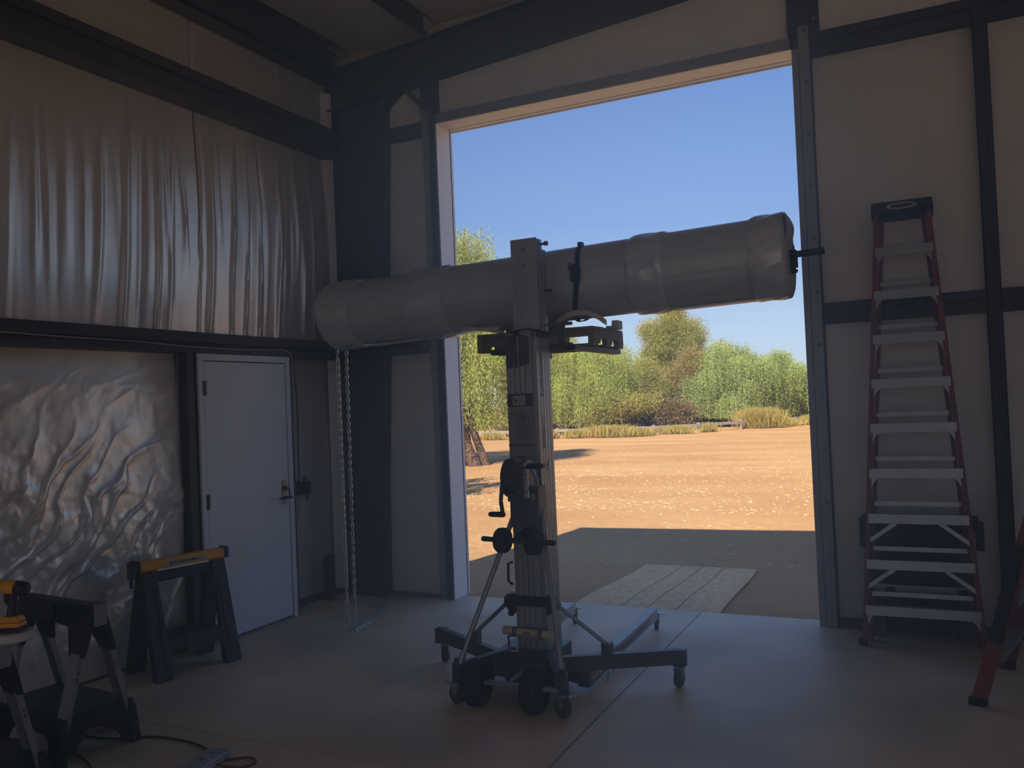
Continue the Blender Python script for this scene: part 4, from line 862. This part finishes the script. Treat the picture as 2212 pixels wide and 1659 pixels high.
# ------------------------------------------------------------ hoist chain
ch = thing('hoist_chain', 'bright steel chain hanging in two strands from the left roll end to the floor', 'chain', (0.75,-1.15,0))
lm = MB(); n = 14; pts = []
for k in range(n):
    an = 2*math.pi*k/n; pts.append((0.0098*math.cos(an), 0, 0.0115*(1 if math.sin(an) > 0 else -1)*(abs(math.sin(an))>0.01) + 0.0085*math.sin(an)))
V = []; F = []; r0 = 0.0039
for k in range(n):
    p = Vector(pts[k]); t_ = (Vector(pts[(k+1)%n])-Vector(pts[k-1])).normalized(); nn = Vector((0,1,0)); b2 = t_.cross(nn)
    for j in range(5):
        an = 2*math.pi*j/5; V.append(p+(nn*math.cos(an)+b2*math.sin(an))*r0)
for k in range(n):
    for j in range(5): F.append((k*5+j, k*5+(j+1)%5, ((k+1)%n)*5+(j+1)%5, ((k+1)%n)*5+j))
link0 = None
def add_link(p, d, tw):
    global link0
    d = Vector(d).normalized(); q = Vector((0,0,1)).rotation_difference(d); rot = (q.to_matrix() @ Matrix.Rotation(tw, 3, 'Z')).to_euler()
    if link0 is None:
        link0 = obj('link', MB().add(V, F), M_chain, ch, smooth=True, origin=(0,0,0)); link0.location = Vector(p)-wloc(ch); link0.rotation_euler = rot
    else: share(link0, 'link', ch, p, rot)
pitch = 0.0305
for (xa, xb, zt, zb_) in ((0.712,0.717,2.215,0.02),(0.80,0.79,2.20,0.03)):
    nL = int((zt-zb_)/pitch)
    for k in range(nL):
        z = zt-pitch*(k+0.5); x = xa+(xb-xa)*k/nL; add_link((x,-1.15,z), (0.003*(xb-xa),0,-1), (k%2)*math.pi/2+0.5)
def walk(path, z):
    P = [Vector((x,y,z)) for x,y in path]; out = []; acc = 0.0
    for a, b in zip(P[:-1], P[1:]):
        Ls = (b-a).length; d = (b-a)/Ls
        while acc < Ls: out.append((a+d*acc, d)); acc += pitch
        acc -= Ls
    return out
cf = [(0.730,-1.167),(0.745,-1.096),(0.735,-0.997),(0.695,-0.816),(0.615,-0.603),(0.545,-0.456),(0.470,-0.375),(0.440,-0.41),(0.46,-0.47)]
for k, (p, d) in enumerate(walk(cf, 0.010)): add_link(p, d, (k%2)*math.pi/2)
cf2 = [(0.79,-1.145),(0.775,-1.05),(0.765,-0.95),(0.725,-0.79),(0.648,-0.59),(0.575,-0.44),(0.50,-0.35),(0.41,-0.39),(0.42,-0.49)]
for k, (p, d) in enumerate(walk(cf2, 0.010)): add_link(p, d, (k%2)*math.pi/2)

# ------------------------------------------------------------ stepladders
def stepladder(name, label, H, n, wb, wt, opened, lean_back):
    t = thing(name, label, 'stepladder')
    X = lambda z: (wb+(wt-wb)*z/H)/2
    dy = lean_back
    Y = lambda z: dy*z/H
    for s in (-1, 1):
        mb = MB()
        a = Vector((s*X(0),0.03,0.0)); b = Vector((s*X(H-0.06),Y(H-0.06)+0.03,H-0.06))
        mb.bar(a, b, 0.008, 0.075, (0,1,0))
        for yy in (-0.034, 0.034): mb.bar(a+Vector((-s*0.012,yy,0)), b+Vector((-s*0.012,yy,0)), 0.030, 0.006, (0,1,0))
        rl = obj('front_rail', mb, M_red, t, origin=(0,0,0))
        obj('foot', MB().box((s*X(0)-0.024,-0.012,-0.006),(s*X(0)+0.024,0.078,0.035)), M_black, rl, bevel=0.004)
    for i in range(n):
        z = (i+1)*H/(n+0.72)*0.985 - 0.045; x = X(z)-0.008; y = Y(z)
        s_ = obj('step', MB().box((-x,y-0.008,z-0.004),(x,y+0.078,z+0.003)).box((-x,y-0.010,z-0.060),(x,y-0.006,z+0.003)).box((-x,y+0.076,z-0.03),(x,y+0.079,z)), M_alu, t, bevel=0.001)
        if i in (1, 2):
            for s in (-1, 1): obj('step_brace', MB().bar((s*(x-0.17),y-0.002,z-0.055),(s*(X(z-0.19)-0.006),Y(z-0.19)-0.002,z-0.19),0.026,0.005,(0,1,0)), M_alu, s_)
        else:
            for s in (-1, 1): obj('step_bracket', MB().prism([(s*(x-0.055),z-0.058),(s*(x),z-0.058),(s*(X(z-0.11)-0.006),z-0.12),(s*(x-0.014),z-0.12),(s*(x-0.03),z-0.085)],1,Y(z-0.08)-0.006,Y(z-0.08)+0.0), M_alu, s_)
    tc = obj('top_cap', MB().prism([(-wt/2-0.028,H-0.075),(wt/2+0.028,H-0.075),(wt/2+0.02,H),(-wt/2-0.02,H)],1,dy-0.05,dy+0.20), M_black, t, bevel=0.006)
    # oval emblem ring on the front of the cap
    ring = MB(); N = 28
    for k in range(N):
        a0, a1 = 2*math.pi*k/N, 2*math.pi*(k+1)/N
        P = [(0.095*math.cos(a0),dy-0.0515,H-0.038+0.024*math.sin(a0)),(0.095*math.cos(a1),dy-0.0515,H-0.038+0.024*math.sin(a1)),(0.072*math.cos(a1),dy-0.0515,H-0.038+0.015*math.sin(a1)),(0.072*math.cos(a0),dy-0.0515,H-0.038+0.015*math.sin(a0))]
        ring.add(P, [(0,1,2,3)])
    obj('oval_emblem', ring, M_label, tc)
    obj('oval_emblem', MB().lathe([(0.0,-0.0003),(0.068,-0.0003),(0.068,0.0003),(0,0.0003)],(0,0,0),(0,1,0),28).xf(Matrix.Translation((0,dy-0.0508,H-0.038)) @ Matrix.Diagonal((1,1,0.2,1))), M_blackm, tc)
    # rear section
    sp = opened
    Yr = lambda z: dy+0.13+sp*(H-z)/H
    Xr = lambda z: X(z)-0.042
    for s in (-1, 1):
        obj('rear_rail', MB().bar((s*Xr(0.01),Yr(0.01),0.01),(s*Xr(H-0.07),Yr(H-0.07),H-0.07),0.026,0.05,(0,1,0)), M_red, t)
    for i in range(n-1):
        z = (i+1)*H/(n+0.72)*0.985+0.025
        obj('rear_bar', MB().bar((-Xr(z),Yr(z)-0.028,z),(Xr(z),Yr(z)-0.028,z),0.012,0.03,(0,0,1)), M_alu, t)
    if sp > 0.2:
        for s in (-1, 1): obj('spreader', MB().bar((s*X(1.9)-s*0.02,Y(1.9)+0.06,1.9),(s*Xr(1.8),Yr(1.8),1.8),0.02,0.004), M_steelz, t)
    return t
l1 = stepladder('stepladder', 'closed red stepladder leaning on the wall right of the doorway', 2.985, 9, 0.735, 0.335, 0.0, 0.0)
l1.location = (4.752,-0.420,0.004); l1.rotation_euler = (R(-5.2),0,0)
l2 = stepladder('stepladder', 'red stepladder cut off by the right frame edge with a dark label on its rail', 2.985, 9, 0.735, 0.335, 1.35, 0.86)
l2.location = (5.075,-1.02,0.004); l2.rotation_euler = (0,0,R(-104.8))
o = obj('rail_label', MB().bar((0.3635,0.03+0.86*0.18,0.56),(0.3500,0.03+0.86*0.27,0.86),0.0012,0.066,(0,1,0)).bar((0.374,0.03+0.86*0.115,0.34),(0.3640,0.03+0.86*0.18,0.55),0.0012,0.066,(0,1,0)), M_ink, l2, origin=(0,0,0)); 

# ------------------------------------------------------------ sawhorses
def sawhorse_a(label):
    t = thing('sawhorse', label, 'sawhorse')
    rail_ = obj('top_rail', MB().prism([(-0.034,0.700),(0.034,0.700),(0.038,0.712),(0.034,0.765),(-0.034,0.765),(-0.038,0.712)],0,-0.312,0.312), M_yellow, t, bevel=0.003)
    for s in (-1, 1): obj('end_cap', MB().box((min(s*0.312,s*0.345),-0.042,0.695),(max(s*0.312,s*0.345),0.042,0.775)), M_black, t, bevel=0.006)
    obj('clamp', MB().box((-0.372,-0.03,0.66),(-0.345,0.03,0.765)).box((-0.365,-0.016,0.60),(-0.350,0.016,0.66)), M_blue, t, bevel=0.004)
    bm_ = obj('beam', MB().box((-0.30,-0.028,0.615),(0.30,0.028,0.700)).prism([(-0.30,0.56),(-0.22,0.61),(-0.22,0.65),(-0.30,0.65)],1,-0.028,0.028).prism([(0.30,0.56),(0.22,0.61),(0.22,0.65),(0.30,0.65)],1,-0.028,0.028), M_blackm, t, bevel=0.004)
    for x in (-0.15,-0.05,0.05,0.15): obj('slot', MB().box((x-0.018,-0.0295,0.638),(x+0.018,-0.028,0.652)), M_ink, bm_)
    for s in (-1, 1): obj('red_latch', MB().box((s*0.25-0.05,-0.046,0.690),(s*0.25+0.05,-0.030,0.702)), M_redp, t)
    obj('inner_strip', MB().box((-0.19,-0.036,0.690),(0.19,0.036,0.700)), M_white, t)
    for sx in (-1, 1):
        for sy in (-1, 1):
            xi, xo = sx*0.205, sx*0.305; bi, bo = sx*0.195, sx*0.315
            yt, yb = sy*0.026, sy*0.200
            lg_ = obj('leg', MB().hexa([(bi,yb-sy*0.055,0),(bo,yb-sy*0.055,0),(bo,yb+sy*0.01,0),(bi,yb+sy*0.01,0),(xi,yt-sy*0.012,0.69),(xo,yt-sy*0.012,0.69),(xo,yt+sy*0.02,0.69),(xi,yt+sy*0.02,0.69)]), M_blackm, t, bevel=0.006)
            def pt_(z, off): 
                f = z/0.69; return yb+(yt-yb)*f + sy*(0.0105+0.010*f)+sy*off
            obj('leg_rib', MB().hexa([(bi+(bo-bi)*0.28,pt_(0.03,-0.002),0.03),(bi+(bo-bi)*0.34,pt_(0.03,-0.002),0.03),(bi+(bo-bi)*0.34,pt_(0.03,0.004),0.03),(bi+(bo-bi)*0.28,pt_(0.03,0.004),0.03),(xi+(xo-xi)*0.28,pt_(0.60,-0.002),0.60),(xi+(xo-xi)*0.34,pt_(0.60,-0.002),0.60),(xi+(xo-xi)*0.34,pt_(0.60,0.004),0.60),(xi+(xo-xi)*0.28,pt_(0.60,0.004),0.60)]), M_black, lg_)
            obj('rivet', MB().cyl((xi+(xo-xi)*0.6,pt_(0.58,-0.002),0.58),(xi+(xo-xi)*0.6,pt_(0.58,0.003),0.58),0.008,8), M_ink, lg_)
    sh = obj('shelf', MB().box((-0.21,-0.135,0.225),(0.21,0.135,0.245)).box((-0.21,-0.150,0.150),(0.21,-0.135,0.245)).box((-0.21,0.135,0.150),(0.21,0.150,0.245)), M_blackm, t, bevel=0.004)
    for y in (-0.09,-0.03,0.03,0.09): obj('shelf_rib', MB().box((-0.205,y-0.012,0.245),(0.205,y+0.012,0.250)), M_black, sh)
    obj('shelf_pull', MB().prism([(-0.06,0.13),(0.10,0.13),(0.12,0.16),(0.12,0.24),(-0.07,0.24),(-0.07,0.16)],1,-0.168,-0.150), M_blackm, sh, bevel=0.004)
    lab = obj('label', MB().prism([(-0.145,0.712),(0.14,0.718),(0.15,0.742),(-0.10,0.744)],1,-0.0395,-0.0375), M_label, rail_)
    mb = MB(); r_ = random.Random(5)
    for i in range(9): x = -0.105+0.027*i; mb.box((x,-0.0402,0.719+0.002*(i%2)),(x+0.018,-0.0396,0.737-0.003*(i%3))); 
    obj('label_print', mb, M_ink, rail_, kind='stuff')
    obj('label_tail', MB().add([(0.14,-0.040,0.742),(0.165,-0.043,0.735),(0.185,-0.052,0.685),(0.170,-0.050,0.70)],[(0,1,2,3)]), M_label, rail_)
    return t
sa = sawhorse_a('black sawhorse with a yellow top rail in front of the grey door'); 
sa.location = (0.170,-2.262,0.0); sa.rotation_euler = (0,0,R(77.0))
def sawhorse_b(label):
    t = thing('sawhorse', label, 'sawhorse')
    arch_ = [(-0.345,0.765),(0.345,0.765),(0.345,0.60),(0.335,0.52),(0.225,0.52),(0.165,0.655),(0.04,0.665),(0.0,0.67),(-0.165,0.655),(-0.225,0.52),(-0.335,0.52),(-0.345,0.60)]
    for s in (-1, 1):
        mb = MB(); pts = arch_; n = len(pts)
        yo = lambda z: s*(0.030+0.36*(0.765-z)*0.75)
        Vv = [(x,yo(z),z) for x,z in pts]+[(x,yo(z)-s*0.022,z) for x,z in pts]
        Ff = [(i,(i+1)%n,n+(i+1)%n,n+i) for i in range(n)]
        # the panel as three convex pieces
        mb.add(Vv, Ff+[(0,1,2,5,6,7,8,11),(2,3,4,5),(8,9,10,11),(n,n+11,n+8,n+7,n+6,n+5,n+2,n+1),(n+2,n+5,n+4,n+3),(n+8,n+11,n+10,n+9)])
        pn = obj('side_panel', mb, M_black, t)
        for k in range(5): x = 0.03+0.05*k; obj('panel_rib', MB().box((x-0.004,min(yo(0.70)-s*0.004,yo(0.70)+s*0.010),0.685),(x+0.004,max(yo(0.70)-s*0.004,yo(0.70)+s*0.010),0.76)), M_black, pn)
    obj('top_bar', MB().box((-0.35,-0.034,0.735),(0.33,0.034,0.772)), M_black, t, bevel=0.004)
    obj('end_bracket', MB().box((0.345,-0.032,0.665),(0.362,0.032,0.785)).box((0.335,-0.032,0.770),(0.362,0.032,0.785)), M_galv, t, bevel=0.003)
    for sx in (-1, 1):
        for sy in (-1, 1):
            a = Vector((sx*0.281,sy*(0.030+0.27*(0.765-0.535)),0.535)); b = Vector((sx*0.275,sy*0.196,0.13))
            lg_ = obj('leg', MB().bar(a,b,0.070,0.006,(0,sy,0.3)).bar(a+Vector((sx*0.035,-sy*0.012,0)),b+Vector((sx*0.035,-sy*0.012,0)),0.004,0.030,(0,sy,0.3)).bar(a+Vector((-sx*0.035,-sy*0.012,0)),b+Vector((-sx*0.035,-sy*0.012,0)),0.004,0.030,(0,sy,0.3)), M_alu, t)
            for dz in (0.0, 0.035):
                q = a.lerp(b, 0.22+dz*2); obj('hole', MB().cyl(q+Vector((sx*0.037,-sy*0.012,0)), q+Vector((sx*0.0385,-sy*0.012,0)), 0.006, 8), M_ink, lg_)
            obj('foot', MB().hexa([(sx*0.275-0.05,sy*0.205-0.03,0),(sx*0.275+0.05,sy*0.205-0.03,0),(sx*0.275+0.05,sy*0.205+0.03,0),(sx*0.275-0.05,sy*0.205+0.03,0),(sx*0.275-0.045,sy*0.185-0.022,0.21),(sx*0.275+0.045,sy*0.185-0.022,0.21),(sx*0.275+0.045,sy*0.185+0.022,0.21),(sx*0.275-0.045,sy*0.185+0.022,0.21)]), M_black, t, bevel=0.005)
    sh = obj('shelf', MB().box((-0.30,-0.165,0.225),(0.30,0.165,0.243)), M_black, t, bevel=0.003)
    for s in (-1, 1):
        obj('skirt', MB().prism([(-0.32,0.05),(-0.24,0.05),(-0.17,0.135),(-0.05,0.155),(0.05,0.155),(0.17,0.135),(0.24,0.05),(0.32,0.05),(0.32,0.235),(-0.32,0.235)],1,min(s*0.165,s*0.192),max(s*0.165,s*0.192)), M_black, t)
        # side skirts
        obj('skirt', MB().prism([(-0.19,0.06),(-0.13,0.06),(-0.05,0.16),(0.05,0.16),(0.13,0.06),(0.19,0.06),(0.17,0.235),(-0.17,0.235)],0,min(s*0.285,s*0.31),max(s*0.285,s*0.31)), M_black, t)
    return t
sb = sawhorse_b('black sawhorse with bare aluminium legs nearest the left frame edge')
def dup(root, label, loc, rotz):
    r = root.copy(); COL.objects.link(r); r.location = loc; r.rotation_euler = (0,0,rotz); r['label'] = label
    for c_ in list(root.children):
        c2 = c_.copy(); COL.objects.link(c2); c2.parent = r
        for g in list(c_.children):
            g2 = g.copy(); COL.objects.link(g2); g2.parent = c2
    return r
sb.location = (0.632,-3.515,0.0); sb.rotation_euler = (0,0,R(-6))
sc_ = dup(sb, 'sawhorse mostly outside the left frame edge holding up the pale board', (0.845,-4.185,0.0), R(-3))
# folded sawhorse behind the closed stepladder
t = thing('sawhorse', 'dark folded sawhorse standing against the wall behind the closed stepladder', 'sawhorse', (4.755,-0.09,0))
obj('beam', MB().box((4.395,-0.13,0.72),(5.115,-0.07,0.83)).box((4.375,-0.125,0.60),(4.42,-0.075,0.81)).box((5.095,-0.125,0.60),(5.145,-0.075,0.79)), M_black, t, bevel=0.006)
obj('side_panel', MB().box((4.47,-0.105,0.30),(5.03,-0.085,0.74)).box((4.50,-0.112,0.36),(5.0,-0.105,0.40)).box((4.50,-0.112,0.62),(5.0,-0.105,0.66)), M_black, t, bevel=0.003)
obj('side_panel', MB().box((4.45,-0.125,0.02),(5.05,-0.095,0.275)), M_black, t, bevel=0.003)
for x in (4.43, 4.99): obj('leg', MB().hexa([(x-0.02,-0.16,0.0),(x+0.09,-0.16,0.0),(x+0.09,-0.10,0.0),(x-0.02,-0.10,0.0),(x,-0.13,0.72),(x+0.08,-0.13,0.72),(x+0.08,-0.08,0.72),(x,-0.08,0.72)]), M_bolt, t, bevel=0.005)
sf = obj('shelf', MB().box((4.43,-0.165,0.30),(5.09,-0.155,0.36)), M_alu, t)
for x in (4.56, 5.0): obj('shelf_clip', MB().box((x-0.03,-0.175,0.31),(x+0.03,-0.165,0.345)), M_black, sf)
# board on the sawhorse and the drill standing on it
o = obj('board', MB().box((0.15,-4.255,0.775),(1.20,-4.075,0.812)).cyl((1.20,-4.165,0.775),(1.20,-4.165,0.812),0.090,24), M_board, None, bevel=0.006); tag(o, 'pale rounded board on the sawhorse at the left frame edge, under the drill', 'board')
dr = thing('cordless_drill', 'yellow and black cordless drill standing upright on the pale board', 'drill')
obj('battery', MB().box((-0.060,-0.040,0.0),(0.060,0.040,0.014)).box((-0.052,-0.036,0.010),(0.052,0.036,0.022)), M_black, dr, bevel=0.004)
obj('battery_case', MB().hexa([(-0.060,-0.039,0.022),(0.058,-0.039,0.022),(0.058,0.039,0.022),(-0.060,0.039,0.022),(-0.054,-0.035,0.044),(0.054,-0.035,0.044),(0.054,0.035,0.044),(-0.054,0.035,0.044)]).hexa([(-0.058,-0.036,0.046),(0.056,-0.036,0.046),(0.056,0.036,0.046),(-0.058,0.036,0.046),(-0.040,-0.026,0.072),(0.044,-0.026,0.072),(0.044,0.026,0.072),(-0.040,0.026,0.072)]), M_yellowp, dr, bevel=0.005)
obj('handle', MB().tube([(0.004,0,0.062),(0.006,0,0.10),(0.012,0,0.15),(0.008,0,0.18)],[0.026,0.022,0.021,0.027],14), M_black, dr, smooth=True)
obj('trigger', MB().tube([(-0.024,0,0.172),(-0.026,0,0.15),(-0.016,0,0.125)],[0.008,0.009,0.006],8), M_black, dr, smooth=True)
obj('front_guard', MB().bar((-0.030,0,0.175),(-0.028,0,0.135),0.010,0.012), M_yellowp, dr)
hd = obj('motor_housing', MB().lathe([(0.0,-0.075),(0.018,-0.073),(0.026,-0.055),(0.034,-0.02),(0.034,0.03)],(0,0,0.208),Vector((1,0,-0.16)),18), M_yellowp, dr, smooth=True)
obj('motor_cap', MB().lathe([(0.034,0.03),(0.036,0.04),(0.034,0.075),(0.022,0.088),(0.0,0.09)],(0,0,0.208),Vector((1,0,-0.16)),18), M_black, dr, smooth=True)
obj('chuck', MB().lathe([(0.006,-0.135),(0.011,-0.128),(0.013,-0.10),(0.018,-0.075)],(0,0,0.208),Vector((1,0,-0.16)),14), M_ink, dr, smooth=True)
dr.scale = (0.92,0.92,0.92); dr.location = (1.20,-4.165,0.813); dr.rotation_euler = (0,0,R(24))
# ------------------------------------------------------------ small things on the floor and walls
def cable(name, pts, r, m, label, cat='cord', group=None, n=6, sub=6):
    P = [Vector(p) for p in pts]; out = []
    for i in range(len(P)-1):
        p0, p1, p2, p3 = P[max(i-1,0)], P[i], P[i+1], P[min(i+2,len(P)-1)]
        for k in range(sub):
            t_ = k/sub; out.append(0.5*((2*p1)+(-p0+p2)*t_+(2*p0-5*p1+4*p2-p3)*t_**2+(-p0+3*p1-3*p2+p3)*t_**3))
    out.append(P[-1]); mb = MB().tube(out, r, n)
    o = obj(name, mb, m, None, smooth=True)
    if label: tag(o, label, cat, group)
    return o
z_ = 0.0065
cable('extension_cord', [(x,y,z_) for x,y in [(0.379,-3.038),(0.393,-3.144),(0.448,-3.262),(0.54,-3.359),(0.644,-3.398),(0.748,-3.395),(0.866,-3.359),(0.973,-3.301),(1.059,-3.27),(1.171,-3.264),(1.274,-3.266),(1.386,-3.289)]]+[(1.476,-3.331,0.012),(1.512,-3.352,0.022)], 0.0060, M_darkcord, 'dark cord winding over the floor from the coiled pile to the outlet strip')
cable('extension_cord', [(1.555,-3.372,0.025),(1.623,-3.372,0.008)]+[(x,y,z_) for x,y in [(1.669,-3.338),(1.72,-3.308),(1.769,-3.319),(1.798,-3.36),(1.764,-3.412)]]+[(1.66,-3.438,0.008),(1.585,-3.445,0.025)], 0.0060, M_cord, 'short reddish cord looping out of the right side of the outlet strip')
cable('extension_cord', [(x,y,z_) for x,y in [(0.73,-3.80),(0.775,-3.711),(0.763,-3.638),(0.80,-3.594),(0.898,-3.613),(1.029,-3.67),(1.172,-3.756)]], 0.0050, M_cord, 'thin reddish cord arcing over the floor at the bottom left corner')
r_ = random.Random(11); pts = []
for k in range(130):
    a = k*0.42; rx = 0.20-0.05*((k*7)%11)/11; ry = 0.085-0.025*((k*5)%9)/9
    pts.append((0.575+rx*math.cos(a)+r_.uniform(-.01,.01), -3.225+ry*math.sin(a)*1.1+0.25*rx*math.cos(a)*0.4+r_.uniform(-.008,.008), 0.006+0.0006*k+r_.uniform(0,0.006)))
cable('coiled_cord', pts, 0.0055, M_cord, 'coiled heap of reddish cord on the floor under the aluminium legged sawhorse', sub=3)
ps = thing('outlet_strip', 'pale metal outlet strip lying on the floor at the bottom edge', 'power strip', (1.545,-3.55,0))
M_ps = Matrix.Translation((1.555,-3.335,0)) @ Matrix.Rotation(R(98.5-90+180), 4, 'Z')
bx = obj('case', MB().box((-0.065,-0.0,0.004),(0.065,0.62,0.040)).xf(M_ps), M_strip, ps, bevel=0.004)
for i in range(6):
    y = 0.05+0.085*i
    sl = MB().box((-0.018,y-0.016,0.040),(0.018,y+0.016,0.0425)); obj('outlet', sl.xf(M_ps), M_strip, ps, bevel=0.001)
    arc = [(0.016*math.cos(a)+0.0, y+0.014*math.sin(a), 0.0435) for a in [R(20+16*k) for k in range(9)]]
    obj('outlet_slot', MB().tube(arc, 0.0018, 4).xf(M_ps), M_ink, ps)
bag = thing('tool_case', 'black tool case with a yellow clip at the bottom left corner', 'case', (0.55,-3.93,0))
obj('case', MB().box((0.25,-4.02,0.0),(0.735,-3.765,0.13)), M_black, bag, bevel=0.02)
obj('clip', MB().box((0.735,-3.83,0.04),(0.755,-3.77,0.085)), M_yellowp, bag, bevel=0.004)
# wiring by the door
cable('thin_cable', [(0.004,-12.0,2.250),(0.004,-4.2,2.252),(0.005,-3.39,2.254),(0.005,-2.95,2.246),(0.006,-2.45,2.243),(0.006,-1.95,2.225),(0.012,-1.45,2.222),(0.016,-1.12,2.232),(0.02,-0.95,2.235),(0.02,-0.875,2.19),(0.01,-0.845,2.10),(-0.03,-0.80,1.95),(-0.09,-0.745,1.70),(-0.13,-0.70,1.35),(-0.145,-0.675,1.09)], 0.0045, M_label, 'thin pale cable clipped along the girt and dropping beside the grey door', 'cable')
cable('thin_cable', [(0.01,-0.840,2.185),(-0.02,-0.79,2.02),(-0.08,-0.70,1.78),(-0.13,-0.645,1.40),(-0.145,-0.638,1.09)], 0.0055, M_darkcord, 'dark cable beside the pale one hanging down to the junction box', 'cable')
jb = thing('junction_box', 'open dark junction box on the wall right of the grey door', 'junction box', (-0.16,-0.57,0.97))
obj('box_body', MB().box((-0.20,-0.70,0.985),(-0.13,-0.615,1.075)), M_black, jb, bevel=0.003)
bx = obj('box_body', MB().box((-0.20,-0.612,0.985),(-0.185,-0.49,1.09)).box((-0.20,-0.612,0.985),(-0.13,-0.605,1.09)).box((-0.20,-0.497,0.985),(-0.13,-0.49,1.09)).box((-0.20,-0.612,0.985),(-0.13,-0.49,0.992)).box((-0.20,-0.612,1.083),(-0.13,-0.49,1.09)), M_blackm, jb)
obj('mounting_ear', MB().box((-0.155,-0.575,1.09),(-0.148,-0.52,1.135)).box((-0.155,-0.545,0.935),(-0.148,-0.50,0.985)), M_blackm, jb)
obj('wire', MB().tube([(-0.16,-0.59,1.06),(-0.135,-0.57,1.03),(-0.14,-0.54,1.05),(-0.15,-0.52,1.02)],0.004,5), M_darkcord, jb, smooth=True)
o = obj('stub_post', MB().box((-0.13,-0.36,0.0),(-0.07,-0.29,0.40)).box((-0.11,-0.385,0.40),(-0.08,-0.28,0.412)), M_steel, None); tag(o, 'short dark steel stub post at the wall foot left of the column', 'post')
hk = thing('hanging_tag', 'small yellow tag hanging on wires from the girt left of the big doorway', 'tag', (0.86,-0.02,2.19))
obj('tag_plate', MB().box((0.868,-0.022,2.19),(0.887,-0.018,2.232)), M_yellowp, hk)
obj('wire', MB().tube([(0.83,-0.016,2.27),(0.85,-0.02,2.25),(0.845,-0.02,2.215)],0.003,5).tube([(0.85,-0.02,2.25),(0.878,-0.02,2.232)],0.003,5), M_steelz, hk)
obj('clamp', MB().box((0.815,-0.024,2.25),(0.87,-0.013,2.285)), M_galv, hk)

# ------------------------------------------------------------ haze volume added inside the shed for lens glare
hz = bpy.data.materials.new('glare_scatter'); hz.use_nodes = True; n = hz.node_tree.nodes; n.clear()
vo = n.new('ShaderNodeVolumeScatter'); vo.inputs['Density'].default_value = 0.105; vo.inputs['Anisotropy'].default_value = 0.55; vo.inputs['Color'].default_value = (1.0,0.90,0.80,1)
mo = n.new('ShaderNodeOutputMaterial'); va = n.new('ShaderNodeVolumeAbsorption'); va.inputs['Density'].default_value = 0.105; va.inputs['Color'].default_value = (1.0,0.90,0.80,1)
av = n.new('ShaderNodeAddShader'); lk_ = hz.node_tree.links; lk_.new(vo.outputs[0], av.inputs[0]); lk_.new(va.outputs[0], av.inputs[1]); lk_.new(av.outputs[0], mo.inputs['Volume'])
o = obj('glare_haze', MB().box((0.03,YB+0.05,0.002),(XR-0.1,-0.09,4.34)), hz, None); o['kind'] = 'stuff'; tag(o, 'thin haze volume added inside the shed in place of lens glare', 'haze')
